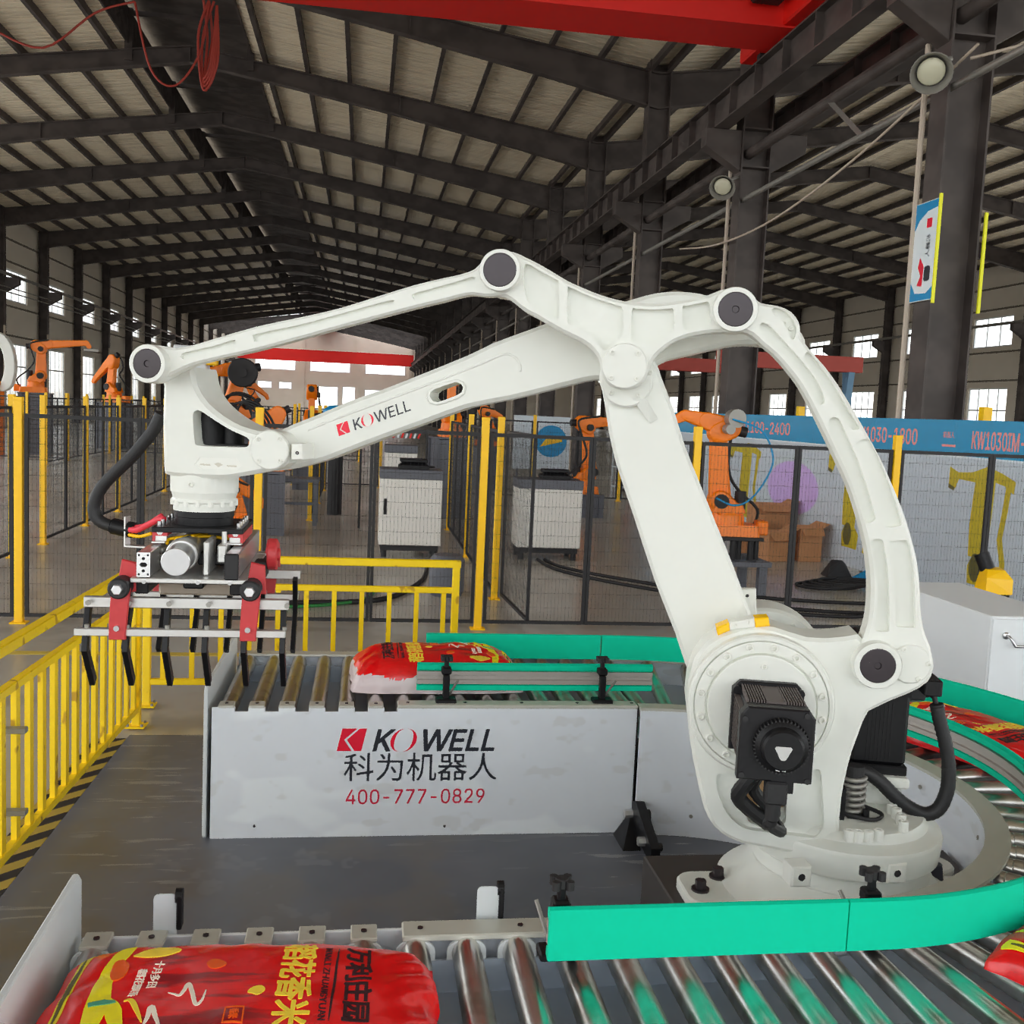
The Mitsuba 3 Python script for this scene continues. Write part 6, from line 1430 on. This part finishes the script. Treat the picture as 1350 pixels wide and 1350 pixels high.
carton('tall brown cardboard box at the back of the heap below the lilac disc', 6.74, 16.2, 0, .60, .5, .76, 0)
carton('flattened brown cardboard box at the left of the heap', 6.18, 15.75, 0, .34, .4, .46, 0)
single('blue_tarp', hull([(6.7, 12.6, .02), (7.0, 12.3, .02), (7.1, 13.2, .02), (6.75, 13.2, .02), (6.8, 12.8, .22), (7.05, 12.6, .26), (7.05, 13.1, .2)]), 'blue', 'blue folded tarpaulin lying at the foot of the poster wall', 'tarp')
single('black_bag', hull([(6.62 + a, 13.4 + b, c) for a, b, c in ((-.2, -.14, .004), (.16, -.16, .004), (.2, .14, .004), (-.16, .16, .004), (-.14, -.08, .15), (.02, -.1, .24), (.14, .02, .17), (-.04, .1, .22))]), 'black_matte', 'black bundle beside the cardboard boxes', 'bag')
single('black_hose_heap', [tube([(6.0 + .4 * math.cos(t) + .1 * i, 12.4 + .25 * math.sin(t), .03 + .02 * i) for t in np.linspace(0, 5.8, 12)], .02, 6, 4) for i in range(4)], 'black_matte', 'heap of black hoses on the floor below the poster wall', 'hose', True)
for i, (pts, lab) in enumerate((([(2.6, 14.2, .02), (2.75, 13.5, .02), (3.3, 12.7, .02), (4.2, 11.8, .02), (5.4, 11.3, .02), (7.0, 11.2, .02)], 'thick black cable on the floor from the right control cabinet'),
                                ([(2.5, 14.2, .02), (2.62, 13.3, .02), (3.2, 12.3, .02), (4.3, 11.2, .02), (5.2, 10.7, .02), (6.6, 10.6, .02)], 'second black cable on the floor beside the thick one'),
                                ([(4.4, 10.6, .025), (5.4, 10.4, .025), (6.0, 10.9, .025), (6.7, 10.9, .025), (7.0, 11.6, .025)], 'black cable coiling on the floor under the poster wall'))):
    single('floor_cable', tube(pts, .022, 6), 'black_matte', lab, 'cable', True)
single('floor_cable', tube([(-1.4, 10.6, .025), (-.4, 10.7, .025), (.3, 11.0, .025), (.75, 12.2, .025), (.9, 13.6, .025)], .028, 6), 'black_matte', 'black cable on the floor behind the back railing', 'cable', True)
single('floor_cable', tube([(-1.3, 10.4, .025), (-.5, 10.5, .025), (.05, 10.9, .025), (.2, 11.6, .025)], .018, 6), 'cable_green', 'green cable on the floor behind the back railing', 'cable', True)
single('cable_drum', lathe((.98, 11.4, .001), (0, 0, 1), [(0, 0), (0, .17), (.05, .2), (.4, .2), (.46, .16), (.46, 0)], 20), 'cabinet_top', 'dark round bin beside the tall central yellow post', 'bin', 30)
g = thing('yellow_jack', 'yellow machine foot standing behind the pale cabinet', 'machine')
put(g, 'shell', hull([(6.06 + a, 9.0 + b, c + .04) for a, b, c in ((-.14, -.1, .52), (.14, -.1, .52), (-.14, .1, .52), (.14, .1, .52), (-.14, -.1, .68), (.15, -.08, .66), (-.08, .1, .76), (.10, .1, .76), (-.1, -.04, .75), (.08, -.04, .75))]), 'post_yellow')
put(g, 'stem', [cyl((6.02, 9.05, .78), (5.97, 9.1, .93), .07, 14), box(5.92, 6.20, 8.93, 9.07, 0.001, .56, .01)], 'black', 30)
# blue and red gantry behind the columns
def gantry(label, x0, x1, y, h):
    g = thing('gantry_frame', label, 'gantry')
    put(g, 'beam', [box(x0 - .4, x1 + .4, y - .18, y + .18, h, h + .5, .01)], 'hose_red', label='red cross beam')
    for x in (x0, x1):
        for s in (-1, 1): put(g, 'leg', hull([(x + a, y + b, h) for a in (-.1, .1) for b in (s * .15 - .1, s * .15 + .1)] + [(x + s * .0 + a + s * .7, y + b, .001) for a in (-.14, .14) for b in (s * .9 - .14, s * .9 + .14)]), 'gantry_blue', label='blue leg')
        put(g, 'tie', [box(x - .5, x + .5, y - .08, y + .08, 1.6, 1.75)], 'gantry_blue')
gantry('blue-legged gantry with red beam in the side hall, nearer one', 11.6, 15.7, 32.0, 3.85)
gantry('blue-legged gantry with red beam in the side hall, further one', 10.2, 14.0, 38.0, 3.9)
# colourful far things around the columns
g = thing('display_board', 'far display board with blue and yellow print beside the middle columns', 'display board')
put(g, 'board', box(3.9, 5.4, 26.6, 26.7, .6, 2.0, .01), 'poster')
put(g, 'print', [extrude(circle(4.9, 1.35, .42, 24), 26.594, 26.602)], 'blue'); put(g, 'print', [extrude([(4.6, 1.2), (5.2, 1.35), (5.15, 1.5), (4.75, 1.4)], 26.588, 26.594)], 'post_yellow')
put(g, 'leg', [box(a, a + .06, 26.62, 26.68, .001, .6) for a in (4.0, 5.25)], 'cabinet_top')
g = thing('tool_shelf', 'far grey shelf with small boxes right of the orange robot', 'shelf')
put(g, 'frame', [box(6.3, 7.2, 25.0, 25.5, z, z + .04) for z in (.3, .8, 1.3, 1.8)] + [box(a, a + .05, b, b + .05, .001, 1.85) for a in (6.3, 7.15) for b in (25.0, 25.45)], 'plate')
for i in range(8): put(g, 'box', box(6.38 + .2 * (i % 4), 6.52 + .2 * (i % 4), 25.05, 25.3, .34 + .5 * (i // 4), .60 + .5 * (i // 4), .01), ('black_matte', 'crane_red', 'plate', 'blue')[i % 4])
